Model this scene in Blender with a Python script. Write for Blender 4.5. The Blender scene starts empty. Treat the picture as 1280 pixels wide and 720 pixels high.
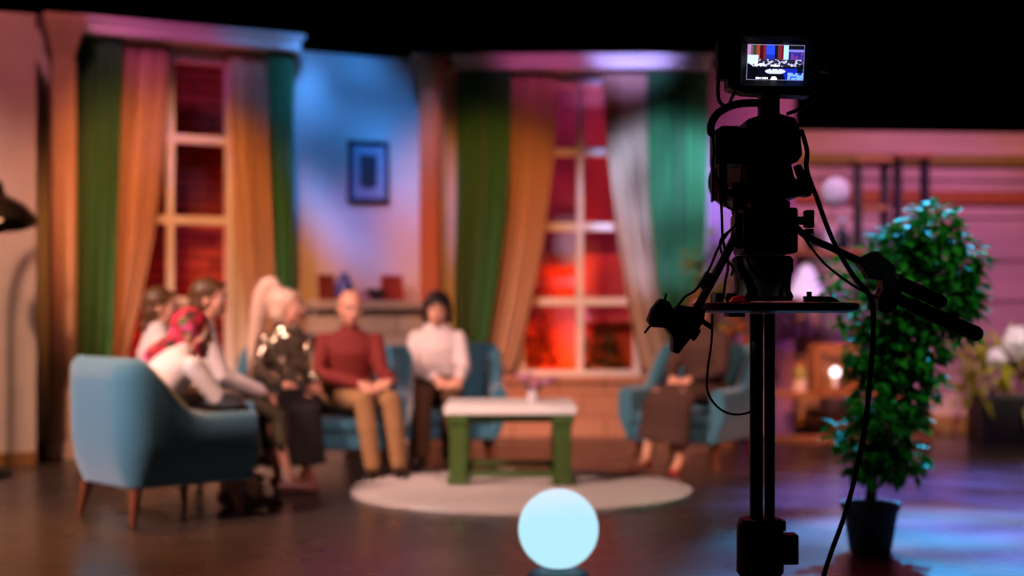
import bpy, bmesh, math, random
from mathutils import Vector, Matrix, noise
random.seed(7)
C = bpy.context.scene.collection
V = Vector
PI = math.pi
F, HC, HY = 1778.0, 1.15, 390.0          # focal length in px (1280 wide), camera height, horizon row

def at(px, py, d):
    return V(((px - 640) * d / F, d, HC + (HY - py) * d / F))

def ground(px, py):
    d = F * HC / (py - HY)
    return V(((px - 640) * d / F, d, 0))

# ------------------------------------------------------------------ materials
def lin(h):
    h = h.lstrip('#')
    r = []
    for i in (0, 2, 4):
        c = int(h[i:i + 2], 16) / 255
        r.append(c / 12.92 if c <= .04045 else ((c + .055) / 1.055) ** 2.4)
    return (*r, 1)

MATS = {}
def mat(name, col, rough=.6, metal=0, var=.12, scale=18, bump=0.0, spec=.5, sheen=0, col2=None, stretch=None, trans=0):
    if name in MATS: return MATS[name]
    m = bpy.data.materials.new(name); m.use_nodes = True
    nt = m.node_tree; b = nt.nodes['Principled BSDF']
    c = lin(col)
    b.inputs['Roughness'].default_value = rough; b.inputs['Metallic'].default_value = metal
    b.inputs['Specular IOR Level'].default_value = spec
    if sheen: b.inputs['Sheen Weight'].default_value = sheen
    tc = nt.nodes.new('ShaderNodeTexCoord'); mp = nt.nodes.new('ShaderNodeMapping')
    if stretch: mp.inputs['Scale'].default_value = stretch
    nz = nt.nodes.new('ShaderNodeTexNoise'); nz.inputs['Scale'].default_value = scale; nz.inputs['Detail'].default_value = 4
    nt.links.new(tc.outputs['Object'], mp.inputs['Vector']); nt.links.new(mp.outputs['Vector'], nz.inputs['Vector'])
    mx = nt.nodes.new('ShaderNodeMix'); mx.data_type = 'RGBA'
    c2 = lin(col2) if col2 else tuple(max(0, x * (1 - 2 * var)) for x in c[:3]) + (1,)
    mx.inputs['A'].default_value = c; mx.inputs['B'].default_value = c2
    nt.links.new(nz.outputs['Fac'], mx.inputs['Factor']); nt.links.new(mx.outputs['Result'], b.inputs['Base Color'])
    if bump:
        bp = nt.nodes.new('ShaderNodeBump'); bp.inputs['Strength'].default_value = bump; bp.inputs['Distance'].default_value = .02
        nt.links.new(nz.outputs['Fac'], bp.inputs['Height']); nt.links.new(bp.outputs['Normal'], b.inputs['Normal'])
    if trans:
        tr = nt.nodes.new('ShaderNodeBsdfTranslucent'); nt.links.new(mx.outputs['Result'], tr.inputs['Color'])
        ms = nt.nodes.new('ShaderNodeMixShader'); ms.inputs['Fac'].default_value = trans
        nt.links.new(b.outputs[0], ms.inputs[1]); nt.links.new(tr.outputs[0], ms.inputs[2])
        nt.links.new(ms.outputs[0], nt.nodes['Material Output'].inputs['Surface'])
    MATS[name] = m
    return m

def emit(name, col, s):
    if name in MATS: return MATS[name]
    m = bpy.data.materials.new(name); m.use_nodes = True
    nt = m.node_tree; b = nt.nodes['Principled BSDF']
    b.inputs['Base Color'].default_value = (.8, .8, .8, 1)
    b.inputs['Emission Color'].default_value = lin(col); b.inputs['Emission Strength'].default_value = s
    MATS[name] = m
    return m

def brick_mat(name, c1, c2, cm, sc=1.0, bump=.5, rough=.8, w=.5, h=.18, axis='Y'):
    m = bpy.data.materials.new(name); m.use_nodes = True
    nt = m.node_tree; b = nt.nodes['Principled BSDF']; b.inputs['Roughness'].default_value = rough
    tc = nt.nodes.new('ShaderNodeTexCoord'); sep = nt.nodes.new('ShaderNodeSeparateXYZ'); cmb = nt.nodes.new('ShaderNodeCombineXYZ')
    nt.links.new(tc.outputs['Object'], sep.inputs[0])
    nt.links.new(sep.outputs['X'], cmb.inputs['X']); nt.links.new(sep.outputs['Z'], cmb.inputs['Y'])
    br = nt.nodes.new('ShaderNodeTexBrick')
    br.inputs['Color1'].default_value = lin(c1); br.inputs['Color2'].default_value = lin(c2); br.inputs['Mortar'].default_value = lin(cm)
    br.inputs['Scale'].default_value = sc; br.inputs['Brick Width'].default_value = w; br.inputs['Row Height'].default_value = h
    br.inputs['Mortar Size'].default_value = .012
    nt.links.new(cmb.outputs[0], br.inputs['Vector'])
    nt.links.new(br.outputs['Color'], b.inputs['Base Color'])
    bp = nt.nodes.new('ShaderNodeBump'); bp.inputs['Strength'].default_value = bump; bp.inputs['Distance'].default_value = .02; bp.invert = True
    nt.links.new(br.outputs['Fac'], bp.inputs['Height']); nt.links.new(bp.outputs['Normal'], b.inputs['Normal'])
    MATS[name] = m
    return m

# ------------------------------------------------------------------ mesh helpers
def link(o, parent=None):
    C.objects.link(o)
    if parent: o.parent = parent
    return o

def obj(name, bm, m, parent=None, smooth=True, bevel=0, bseg=2, subsurf=0, remesh=0, msmooth=0, solid=0):
    bmesh.ops.recalc_face_normals(bm, faces=bm.faces[:])
    me = bpy.data.meshes.new(name); bm.to_mesh(me); bm.free()
    o = bpy.data.objects.new(name, me)
    if isinstance(m, (list, tuple)):
        for x in m: me.materials.append(x)
    elif m: me.materials.append(m)
    if smooth:
        for p in me.polygons: p.use_smooth = True
    if solid:
        s = o.modifiers.new('s', 'SOLIDIFY'); s.thickness = solid; s.offset = 0
    if bevel:
        b = o.modifiers.new('b', 'BEVEL'); b.width = bevel; b.segments = bseg; b.limit_method = 'ANGLE'; b.angle_limit = math.radians(40); b.harden_normals = False
    if remesh:
        r = o.modifiers.new('r', 'REMESH'); r.mode = 'VOXEL'; r.voxel_size = remesh; r.use_smooth_shade = True
        if msmooth:
            s = o.modifiers.new('ms', 'SMOOTH'); s.iterations = msmooth; s.factor = .5
    if subsurf:
        s = o.modifiers.new('ss', 'SUBSURF'); s.levels = subsurf; s.render_levels = subsurf
    if smooth and not remesh and not subsurf:
        try: me.set_sharp_from_angle(angle=math.radians(42))
        except Exception: pass
    return link(o, parent)

def thing(name, label, cat, loc=(0, 0, 0), rz=0, group=None):
    o = bpy.data.objects.new(name, None); C.objects.link(o)
    o.empty_display_size = .1
    o.location = loc; o.rotation_euler = (0, 0, rz); o['label'] = label; o['category'] = cat
    if group: o['group'] = group
    return o

def tag(o, label, cat, group=None):
    o['label'] = label; o['category'] = cat
    if group: o['group'] = group
    return o

def struct(name, bm, m, label=None, **k):
    o = obj(name, bm, m, **k); o['kind'] = 'structure'
    if label: o['label'] = label
    return o

def box(bm, c, s, rot=None):
    M = Matrix.Translation(V(c))
    if rot is not None: M = M @ (rot.to_4x4() if hasattr(rot, 'to_4x4') else Matrix.Rotation(rot, 4, 'Z'))
    M = M @ Matrix.Diagonal((s[0], s[1], s[2], 1))
    bmesh.ops.create_cube(bm, size=1, matrix=M)
    return bm

def bx(x0, x1, y0, y1, z0, z1, bm=None):
    bm = bm or bmesh.new()
    return box(bm, ((x0 + x1) / 2, (y0 + y1) / 2, (z0 + z1) / 2), (abs(x1 - x0), abs(y1 - y0), abs(z1 - z0)))

def ell(bm, c, r, rot=None, seg=18, rings=12):
    if not hasattr(r, '__len__'): r = (r, r, r)
    M = Matrix.Translation(V(c))
    if rot is not None: M = M @ rot.to_4x4()
    M = M @ Matrix.Diagonal((r[0], r[1], r[2], 1))
    bmesh.ops.create_uvsphere(bm, u_segments=seg, v_segments=rings, radius=1, matrix=M)
    return bm

def loft(bm, pts, rad, side=None, seg=14, round_ends=True):
    pts = [V(p) for p in pts]; n = len(pts)
    rad = [(r, r) if not hasattr(r, '__len__') else tuple(r) for r in (rad if hasattr(rad, '__len__') else [rad] * n)]
    tans = []
    for i in range(n):
        a = pts[max(0, i - 1)]; b = pts[min(n - 1, i + 1)]
        t = (b - a); tans.append(t.normalized() if t.length > 1e-9 else V((0, 0, 1)))
    s0 = V(side) if side is not None else (V((1, 0, 0)) if abs(tans[0].x) < .8 else V((0, 1, 0)))
    rings = []
    P, R, T = list(pts), list(rad), list(tans)
    if round_ends:
        pre, post = [], []
        for k in (75, 45, 18):
            a = math.radians(k); m0 = min(rad[0]); m1 = min(rad[-1])
            pre.append((pts[0] - tans[0] * m0 * math.sin(a), (rad[0][0] * math.cos(a), rad[0][1] * math.cos(a)), tans[0]))
            post.insert(0, (pts[-1] + tans[-1] * m1 * math.sin(a), (rad[-1][0] * math.cos(a), rad[-1][1] * math.cos(a)), tans[-1]))
        P = [x[0] for x in pre] + P + [x[0] for x in post]
        R = [x[1] for x in pre] + R + [x[1] for x in post]
        T = [x[2] for x in pre] + T + [x[2] for x in post]
    s = s0
    for p, r, t in zip(P, R, T):
        ref = s0 if side is not None else s
        q = ref - t * ref.dot(t)
        if q.length < 1e-4: q = V((0, 0, 1)) - t * t.z
        s = q.normalized(); u = t.cross(s)
        rings.append([bm.verts.new(p + s * (r[0] * math.cos(2 * PI * k / seg)) + u * (r[1] * math.sin(2 * PI * k / seg))) for k in range(seg)])
    for a, b in zip(rings, rings[1:]):
        for k in range(seg):
            bm.faces.new((a[k], a[(k + 1) % seg], b[(k + 1) % seg], b[k]))
    bm.faces.new(rings[0][::-1]); bm.faces.new(rings[-1])
    return bm

def cyl(bm, a, b, r0, r1=None, seg=20):
    return loft(bm, [a, b], [r0, r0 if r1 is None else r1], seg=seg, round_ends=False)

def curve(pts, n=8):
    pts = [V(p) for p in pts]; out = []
    for i in range(len(pts) - 1):
        p0 = pts[max(0, i - 1)]; p1 = pts[i]; p2 = pts[i + 1]; p3 = pts[min(len(pts) - 1, i + 2)]
        for k in range(n):
            t = k / n
            out.append(.5 * ((2 * p1) + (p2 - p0) * t + (2 * p0 - 5 * p1 + 4 * p2 - p3) * t * t + (3 * p1 - p0 - 3 * p2 + p3) * t ** 3))
    out.append(pts[-1]); return out

def tube(bm, pts, r, n=8, seg=10):
    return loft(bm, curve(pts, n), r, seg=seg)

def lathe(bm, prof, c=(0, 0, 0), seg=32, axis=None):
    c = V(c); rings = []
    M = Matrix.Identity(3) if axis is None else V((0, 0, 1)).rotation_difference(V(axis)).to_matrix()
    for r, z in prof:
        if r < 1e-5: rings.append([bm.verts.new(c + M @ V((0, 0, z)))])
        else: rings.append([bm.verts.new(c + M @ V((r * math.cos(2 * PI * k / seg), r * math.sin(2 * PI * k / seg), z))) for k in range(seg)])
    for a, b in zip(rings, rings[1:]):
        for k in range(seg):
            k2 = (k + 1) % seg
            if len(a) == 1 and len(b) == 1: continue
            if len(a) == 1: bm.faces.new((a[0], b[k], b[k2]))
            elif len(b) == 1: bm.faces.new((a[k], a[k2], b[0]))
            else: bm.faces.new((a[k], a[k2], b[k2], b[k]))
    return bm

def B(): return bmesh.new()

# ------------------------------------------------------------------ palette
M_black = mat('black_plastic', '#0b0c0d', .55, spec=.3, var=.2)
M_blackmetal = mat('black_metal', '#101112', .45, metal=.3, spec=.3)
M_void = mat('studio_black_drape', '#050505', .95, spec=0)
M_rubber = mat('black_rubber', '#080808', .7, spec=.2)
M_white = mat('white_paint', '#e6e1dc', .5, var=.05)
M_frame = mat('window_white', '#dedbe0', .5, var=.05)
M_wall = mat('wall_plaster', '#cdc4be', .8, var=.08, scale=3, bump=.05)
M_cream = mat('cream_fabric', '#e2bda4', .85, var=.06, scale=6, trans=.35)
M_green = mat('green_drape', '#2f7a45', .8, var=.1, scale=5, trans=.1, sheen=.2)
M_blue = mat('teal_velvet', '#2f6f86', .75, var=.1, scale=30, sheen=.5, bump=.05)
M_wood = mat('brown_wood', '#7a3d17', .45, var=.25, scale=6, stretch=(1, 1, .15))
M_shelfwood = mat('shelf_wood', '#a56236', .5, var=.2, scale=5, stretch=(.2, 1, 1))
M_trimwood = mat('trim_wood', '#94602f', .6, var=.2, scale=5, stretch=(.2, 1, 1))
M_rug = mat('rug_pile', '#d8cbc4', .95, var=.14, scale=60, bump=.8, spec=.1)
M_tablegreen = mat('green_paint', '#3f5a1e', .5, var=.1)
M_brick = brick_mat('red_brick', '#a8574a', '#8a4238', '#5c2f28', 1.0, w=.30, h=.11)
M_lowbrick = brick_mat('pale_brick', '#c98a6c', '#b97a60', '#a56a52', 1.0, w=.42, h=.2, bump=.3)
M_stone = brick_mat('fireplace_stone', '#b9a294', '#a88f80', '#8d7564', 1.0, w=.4, h=.16)
M_leaf = mat('ficus_leaf', '#3d9a26', .6, var=.25, scale=7, col2='#175a1c', spec=.12, trans=.15)
M_leafy = mat('yellow_leaf', '#b0a022', .5, var=.25, scale=7, col2='#6f7a18', trans=.3)
M_leafd = mat('dark_leaf', '#26461c', .5, var=.25, scale=7, trans=.2)
M_bark = mat('bark', '#4a3a2a', .8, var=.25, scale=20, bump=.3)
M_soil = mat('soil', '#1d130d', .95, bump=.5)
M_petal = mat('white_petal', '#e8e2ea', .7, var=.05, trans=.3)
M_pink = mat('pink_petal', '#d68fae', .7, var=.1, trans=.3)
M_orangep = mat('orange_petal', '#d0702a', .7, var=.1, trans=.3)
M_glass = mat('vase_glass', '#c9c2c8', .1, var=.02)
M_dkglass = mat('dark_glass', '#16202a', .15, var=.1)

# ------------------------------------------------------------------ stage shell
f = B(); bx(-9, 9, -2, 18, -.1, 0, f)
floor_m = bpy.data.materials.new('studio_floor'); floor_m.use_nodes = True
nt = floor_m.node_tree; b = nt.nodes['Principled BSDF']
tc = nt.nodes.new('ShaderNodeTexCoord'); nz = nt.nodes.new('ShaderNodeTexNoise'); nz.inputs['Scale'].default_value = 1.3; nz.inputs['Detail'].default_value = 6
rp = nt.nodes.new('ShaderNodeValToRGB'); rp.color_ramp.elements[0].color = lin('#2b2320'); rp.color_ramp.elements[1].color = lin('#40352f')
nt.links.new(tc.outputs['Object'], nz.inputs['Vector']); nt.links.new(nz.outputs['Fac'], rp.inputs['Fac']); nt.links.new(rp.outputs['Color'], b.inputs['Base Color'])
mr = nt.nodes.new('ShaderNodeMapRange'); mr.inputs['To Min'].default_value = .2; mr.inputs['To Max'].default_value = .36
nt.links.new(nz.outputs['Fac'], mr.inputs['Value']); nt.links.new(mr.outputs['Result'], b.inputs['Roughness'])
struct('floor', f, floor_m, 'dark glossy studio floor', smooth=False)
struct('ceiling', bx(-9, 9, -2, 18, 9, 9.1), M_void, 'black studio ceiling', smooth=False)
struct('wall_back', bx(-9, 9, 17.9, 18, 0, 9), M_void, 'black studio drape behind the set', smooth=False)
struct('wall_west', bx(-9.1, -9, -2, 18, 0, 9), M_void, 'black studio drape', smooth=False)
struct('wall_east', bx(9, 9.1, -2, 18, 0, 9), M_void, 'black studio drape', smooth=False)
struct('wall_front', bx(-9, 9, -2.1, -2, 0, 9), M_void, 'black studio drape behind the viewer', smooth=False)

class Frame:
    """a set wall: origin on the floor line, local x along the wall, local y into the depth behind it"""
    def __init__(s, p, ang):
        s.p = V((p[0], p[1], 0)); s.a = ang
        s.x = V((math.cos(ang), math.sin(ang), 0)); s.y = V((-math.sin(ang), math.cos(ang), 0))
        s.M = Matrix.Translation(s.p) @ Matrix.Rotation(ang, 4, 'Z')
    def u(s, px, off=0):
        """position along the wall of the sight line through column px, on the plane lying off in front of the wall"""
        d = V(((px - 640) / F, 1, 0)); q = s.p - s.y * off
        t = q.dot(s.y) / d.dot(s.y); w = d * t
        return (w - q).dot(s.x), w.y
    def z(s, px, py, off=0):
        return HC + (HY - py) * s.u(px, off)[1] / F
    def put(s, o):
        o.location = s.p; o.rotation_euler = (0, 0, s.a); return o

angA = math.atan2(.445, .896)
A = Frame((-1.83, 12.36), angA)          # wall carrying the first window and the picture
BW = Frame((-.62, 13.2), 0)              # wall carrying the second window

def wall_panel(bm, u0, u1, z0, z1, holes=(), t=.12):
    us = sorted(holes)
    cur = u0
    for (a, b_, c, d) in us:
        bx(cur, a, 0, t, z0, z1, bm)
        if c > z0: bx(a, b_, 0, t, z0, c, bm)
        bx(a, b_, 0, t, d, z1, bm)
        cur = b_
    bx(cur, u1, 0, t, z0, z1, bm)
    return bm

ZS, ZT = .56, 3.30
w1a, w1b = A.u(128)[0], A.u(291)[0]
w2a, w2b = BW.u(648)[0], BW.u(800)[0]
A.put(struct('wall_left', wall_panel(B(), -4.7, 1.38, 0, 3.42, [(w1a, w1b, ZS, ZT)]), M_wall, 'pale plaster set wall with the first window', smooth=False))
BW.put(struct('wall_middle', wall_panel(B(), 0.0, 2.435, 0, 3.42, [(w2a, w2b, ZS, ZT)]), M_wall, 'pale plaster set wall with the second window', smooth=False))
# side panel in front of the first wall
PL = Frame((-3.585, 10.71), angA)
PL.put(struct('wall_side', bx(-2.6, 0, 0, .5, 0, 3.39), mat('peach_plaster', '#d3b9a8', .8, var=.15, scale=4, bump=.05), 'peach plaster wing wall'))
PL.put(struct('baseboard_side', bx(-2.6, 0.0, -.02, 0, 0, .1), M_trimwood, smooth=False))
A.put(struct('baseboard_left', bx(-2.2, 1.38, -.02, 0, 0, .1), M_trimwood, smooth=False))
# wing joining the second bay with the plank wall
struct('wall_wing', bx(1.816, 2.62, 13.2, 13.32, 0, 3.42), mat('mauve_plaster', '#9a5f96', .8, var=.1, scale=4), 'tall plain wing wall beside the second bay', smooth=False)
# right plank wall
RW = Frame((2.62, 13.5), math.atan2(.4, 4.4))
pk = B()
zz = [0, .42, .84, 1.26, 1.65, 2.06, 2.42, 2.60, 2.88]
for i in range(len(zz) - 1):
    a, c = zz[i], zz[i + 1] - .004
    bm = pk
    vs = [bm.verts.new(q) for q in ((0, 0, a), (0, .025, c), (0, .14, c), (0, .14, a), (6.2, 0, a), (6.2, .025, c), (6.2, .14, c), (6.2, .14, a))]
    for q in ((0, 1, 2, 3), (7, 6, 5, 4), (0, 4, 5, 1), (1, 5, 6, 2), (2, 6, 7, 3), (3, 7, 4, 0)): bm.faces.new([vs[k] for k in q])
RW.put(struct('wall_right', pk, mat('plank_paint', '#cfa09a', .7, var=.22, scale=2.2, stretch=(.35, 1, 1.6), col2='#7d5a5c'), 'pink plank set wall', smooth=False))
RW.put(struct('trim_1', bx(0, 6.2, -.03, .05, 2.56, 2.66), mat('olive_wood', '#8c6c10', .6, var=.2), 'olive brown wooden rail on the plank wall', smooth=False))
RW.put(struct('trim_2', bx(0, 6.2, -.03, .05, 2.19, 2.31), mat('orange_wood', '#a8520c', .6, var=.2), 'orange brown wooden rail on the plank wall', smooth=False))
RW.put(struct('baseboard_right', bx(0, 6.2, -.06, -.01, 0, .16), M_trimwood, smooth=False))

# windows --------------------------------------------------------------
def window(n, fr, a, b_, ums, rows, label):
    fm = B()
    t0, t1 = -.03, .07
    w = .06
    for u in (a, b_ - w): bx(u, u + w, t0, t1, ZS, ZT, fm)
    bx(a, b_, t0, t1, ZT - w, ZT, fm); bx(a, b_, t0 - .005, t1, ZS - .0, ZS + .05, fm)
    for u in ums: bx(u - w / 2, u + w / 2, t0 + .012, t1 - .012, ZS, ZT, fm)
    for z in rows: bx(a, b_, t0 + .018, t1 - .018, z - .035, z + .035, fm)
    o = fr.put(struct('window_%d' % n, fm, M_frame, label, smooth=False))
    return o
window(1, A, w1a, w1b, [A.u(213)[0]], [2.60, 1.92, 1.24], 'white barred window in the first bay')
window(2, BW, w2a, w2b, [BW.u(725)[0]], [2.635, 1.94, 1.247], 'white barred window in the second bay')

# painted scenery beyond the windows
A.put(struct('backdrop_1', bx(w1a - 1.6, w1b + 1.4, 1.3, 1.4, 0, 3.6), M_brick, 'brick scenery behind the first window', smooth=False))
BW.put(struct('backdrop_2', bx(w2a - 1.3, w2b + 1.3, 1.5, 1.6, 0, 3.6), mat('scenery_plaster', '#b8705c', .8, var=.3, scale=2.2, bump=.2, col2='#7a3a34'), 'painted scenery behind the second window', smooth=False))
um = BW.u(724, -1.3)[0]
BW.put(struct('trim_9', bx(w2a - 1.0, um - .02, 1.2, 1.5, 1.62, 1.74), M_trimwood, 'dark eave board of the scenery behind the second window', smooth=False))
cbd = B()
for k in range(7): bx(um + .02, w2b + 1.0, 1.3 + .012 * (k % 2), 1.5, 1.05 + k * .1, 1.145 + k * .1, cbd)
BW.put(struct('trim_10', cbd, mat('clapboard', '#b56a72', .7, var=.15), 'clapboard house front of the scenery behind the second window', smooth=False))
# low brick plinth under the second bay
BW.put(struct('trim_3', bx(-.0, 2.56, -.22, 0, 0, .5), M_lowbrick, 'low pale brick plinth under the second window', smooth=False))
BW.put(struct('trim_4', bx(-.02, 2.58, -.26, 0, .5, .56), M_lowbrick, 'window sill board on the plinth', bevel=.008))

# cornices (pelmets)
def pelmet(n, fr, a, b_, d, label):
    bm = bx(a, b_, -d, 0, 3.36, 3.50); bx(a - .03, b_ + .03, -d - .03, 0, 3.46, 3.50, bm)
    fr.put(struct('trim_%d' % n, bm, M_white, label, smooth=False, bevel=.01))
c1a, c1b = A.u(98, .3)[0], A.u(377, .3)[0]
pelmet(5, A, c1a, c1b, .3, 'white cornice over the first window bay')
c2a, c2b = BW.u(567, .26)[0], BW.u(889, .26)[0]
pelmet(6, BW, c2a, c2b, .26, 'white cornice over the second window bay')

def pillar(n, loc, rz, w, h, label):
    bm = B()
    bx(-w / 2, w / 2, -w / 2, w / 2, .12, h - .3, bm)
    for k in (-.3, 0, .3): bx(w * k - w * .07, w * k + w * .07, -w / 2 - .015, -w / 2 + .01, .2, h - .36, bm)
    for k in (-.3, 0, .3): bx(w / 2 - .01, w / 2 + .015, w * k - w * .07, w * k + w * .07, .2, h - .36, bm)
    bx(-w * .65, w * .65, -w * .65, w * .65, 0, .13, bm)
    q0, q1 = w * .5, w * .92
    vs = [bm.verts.new((sx * q, sy * q, z)) for q, z in ((q0, h - .31), (q1, h - .05), (q1, h)) for sx, sy in ((-1, -1), (1, -1), (1, 1), (-1, 1))]
    for r in (0, 4):
        for k in range(4): bm.faces.new((vs[r + k], vs[r + (k + 1) % 4], vs[r + 4 + (k + 1) % 4], vs[r + 4 + k]))
    bm.faces.new(vs[8:12]); bm.faces.new(vs[0:4])
    o = struct('trim_%d' % n, bm, mat('pillar_paint', '#c9a386', .6, var=.12, scale=5) if n == 7 else mat('pillar_wood', '#a4582c', .6, var=.15, scale=5), label, smooth=False, bevel=.006)
    o.location = loc; o.rotation_euler = (0, 0, rz)
pillar(7, (-3.52, 11.13, 0), angA, .17, 3.46, 'fluted pillar beside the wing wall')
pillar(8, (-.73, 12.60, 0), 0, .17, 3.42, 'fluted pillar before the second bay')

# ------------------------------------------------------------------ curtains
def curtain(name, label, fr, off, rows, m, folds, amp, group):
    top, bot = rows[0][0], rows[-1][0]
    pxm = sum(r[1] + r[2] for r in rows) / 2 / len(rows)
    _, dep = fr.u(pxm, off)
    bm = B(); nu, nv = folds * 10, 26
    def edge(py):
        for a, c in zip(rows, rows[1:]):
            if a[0] <= py <= c[0]:
                t = (py - a[0]) / (c[0] - a[0]); return a[1] + (c[1] - a[1]) * t, a[2] + (c[2] - a[2]) * t
        return rows[-1][1:]
    ph = random.random() * 6
    grid = []
    for j in range(nv + 1):
        py = top + (bot - top) * j / nv
        xl, xr = edge(py)
        ul, ur = fr.u(xl, off)[0], fr.u(xr, off)[0]
        z = HC + (HY - py) * dep / F
        row = []
        for i in range(nu + 1):
            s = i / nu
            s2 = s + .25 / folds * math.sin(2 * PI * s * folds * .5 + ph) * .6
            w = math.sin(2 * PI * folds * s2 + ph + .5 * math.sin(j * .12 + s * 5))
            n = amp * (w + .35 * math.sin(4.7 * PI * folds * s / 2 + j * .05)) * (.55 + .45 * min(1, j / 5))
            row.append(bm.verts.new((ul + (ur - ul) * s, -off - n, z)))
        grid.append(row)
    for j in range(nv):
        for i in range(nu):
            bm.faces.new((grid[j][i], grid[j][i + 1], grid[j + 1][i + 1], grid[j + 1][i]))
    o = obj(name, bm, m, solid=.006)
    fr.put(o); tag(o, label, 'curtain', group)
    return o
curtain('curtain', 'dark green drape beside the fluted pillar by the wing wall', A, .2, [(41, 94, 152), (200, 88, 148), (480, 78, 137)], M_green, 5, .035, 'green drapes')
curtain('curtain', 'orange sheer curtain hanging next to the drape behind the armchair with tapered legs', A, .115, [(49, 150, 210), (120, 147, 208), (200, 143, 202), (300, 138, 190), (380, 132, 174), (482, 124, 150)], M_cream, 6, .03, 'sheer curtains')
curtain('curtain', 'orange sheer curtain hanging behind the woman with the blonde ponytail', A, .115, [(58, 284, 335), (200, 289, 338), (320, 298, 344), (420, 312, 348), (482, 318, 350)], M_cream, 5, .03, 'sheer curtains')
curtain('curtain', 'narrow green drape between a sheer curtain and the blue lit wall', A, .2, [(60, 333, 369), (300, 341, 367), (482, 346, 366)], M_green, 3, .03, 'green drapes')
curtain('curtain', 'dark green drape behind the woman in the white blouse', BW, .2, [(86, 571, 640), (250, 570, 634), (380, 568, 618), (466, 568, 604)], M_green, 6, .03, 'green drapes')
curtain('curtain', 'sheer curtain sweeping down towards the woman in the white blouse', BW, .11, [(86, 640, 697), (200, 634, 692), (300, 626, 680), (380, 614, 664), (440, 604, 650), (468, 600, 640)], M_cream, 6, .026, 'sheer curtains')
curtain('curtain', 'lavender lit sheer curtain sweeping away towards the broadcast camera', BW, .11, [(88, 752, 812), (200, 760, 814), (300, 772, 824), (400, 788, 842), (468, 802, 860)], M_cream, 6, .026, 'sheer curtains')
curtain('curtain', 'teal lit green drape nearest the broadcast camera', BW, .2, [(90, 809, 886), (250, 812, 884), (350, 822, 880), (468, 845, 880)], M_green, 6, .03, 'green drapes')

# ------------------------------------------------------------------ picture, fireplace and ornaments on the first wall
def on_frame(fr, name, label, cat, px, py, off=0, group=None):
    u, d = fr.u(px, off)
    w = fr.p + fr.x * u - fr.y * off
    return thing(name, label, cat, (w.x, w.y, HC + (HY - py) * d / F), fr.a, group)
t = on_frame(A, 'picture_frame', 'dark framed picture hanging on the blue lit wall', 'picture', 460, 215, .01)
fr_ = B()
hw, hh, w = .175, .255, .036
for s in (-1, 1):
    bx(s * hw - w / 2, s * hw + w / 2, -.03, .005, -hh - w / 2, hh + w / 2, fr_)
    bx(-hw, hw, -.03, .005, s * hh - w / 2, s * hh + w / 2, fr_)
obj('frame', fr_, mat('dark_frame', '#1c1d33', .4), t, bevel=.004)
obj('mat_board', bx(-hw, hw, -.012, .004, -hh, hh), mat('frame_mat', '#8d9cb8', .7), t, smooth=False)
pb = bx(-.08, .08, -.016, -.01, -.13, .15); ell(pb, (.0, -.018, .06), (.045, .006, .055)); ell(pb, (0, -.018, -.08), (.07, .006, .07))
obj('print', pb, mat('picture_print', '#3a4152', .6, var=.4, scale=14, col2='#14161e'), t)

u0, u1 = A.u(372)[0], A.u(528)[0]
uc = (u0 + u1) / 2; W = u1 - u0
fp = thing('fireplace', 'pale stone fireplace with a mantel shelf behind the sofa', 'fireplace', A.p + A.x * uc - A.y * .015, A.a)
bm = B()
bx(-W / 2 + .04, -W / 2 + .3, -.34, 0, 0, 1.17, bm); bx(W / 2 - .3, W / 2 - .04, -.34, 0, 0, 1.17, bm); bx(-W / 2 + .3, W / 2 - .3, -.34, 0, .82, 1.17, bm)
obj('surround', bm, M_stone, fp, smooth=False)
obj('mantel_shelf', bx(-W / 2, W / 2, -.4, 0, 1.17, 1.25), mat('mantel_wood', '#b39c90', .6, var=.15), fp, bevel=.01)
obj('firebox', bx(-W / 2 + .3, W / 2 - .3, -.28, 0, 0, .82), mat('soot', '#2a1c14', .9), fp, smooth=False)
def mantel(px, off=.2):
    u, d = A.u(px, off); w_ = A.p + A.x * u - A.y * off; return V((w_.x, w_.y, 1.25))
def frame_small(name, label, px, w_, h_, col, pic, lean=-.12):
    t = thing(name, label, 'photo frame', mantel(px, .15), A.a + .15)
    R = Matrix.Rotation(lean, 3, 'X')
    bm = B()
    for s in (-1, 1):
        box(bm, R @ V((s * w_ / 2, 0, h_ / 2)), (.025, .02, h_ + .02), R); box(bm, R @ V((0, 0, h_ / 2 + s * h_ / 2)), (w_, .02, .025), R)
    for v in bm.verts: v.co.z += .014
    obj('frame', bm, mat(label[:12] + ' wood', col, .5), t, bevel=.003)
    obj('photo', box(B(), R @ V((0, .002, h_ / 2 + .014)), (w_, .006, h_), R), mat(label[:12] + ' photo', pic, .5, var=.4, scale=20), t, smooth=False)
frame_small('photo_frame', 'brown photo frame standing on the mantel nearest the ponytail', 409, .14, .2, '#7a2f1c', '#8a3a30')
frame_small('photo_frame', 'red photo frame standing on the mantel nearest the fluted pillar', 491, .2, .2, '#a03028', '#a8483c')
t = thing('vase', 'blue round vase on the mantel between two photo frames', 'vase', mantel(430))
lathe_b = lathe(B(), [(0, 0), (.045, 0), (.075, .05), (.085, .11), (.06, .18), (.035, .21), (.045, .235), (.038, .235), (.028, .2), (0, .19)])
obj('body', lathe_b, mat('blue_glaze', '#3f4f9e', .3), t)
t = thing('bowl', 'small dark bowl on the mantel before the red photo frame', 'bowl', mantel(470, .27))
obj('body', lathe(B(), [(0, 0), (.04, 0), (.045, .015), (.085, .07), (.09, .1), (.083, .1), (.04, .03), (0, .025)]), mat('dark_glaze', '#2a2530', .3), t)

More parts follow.
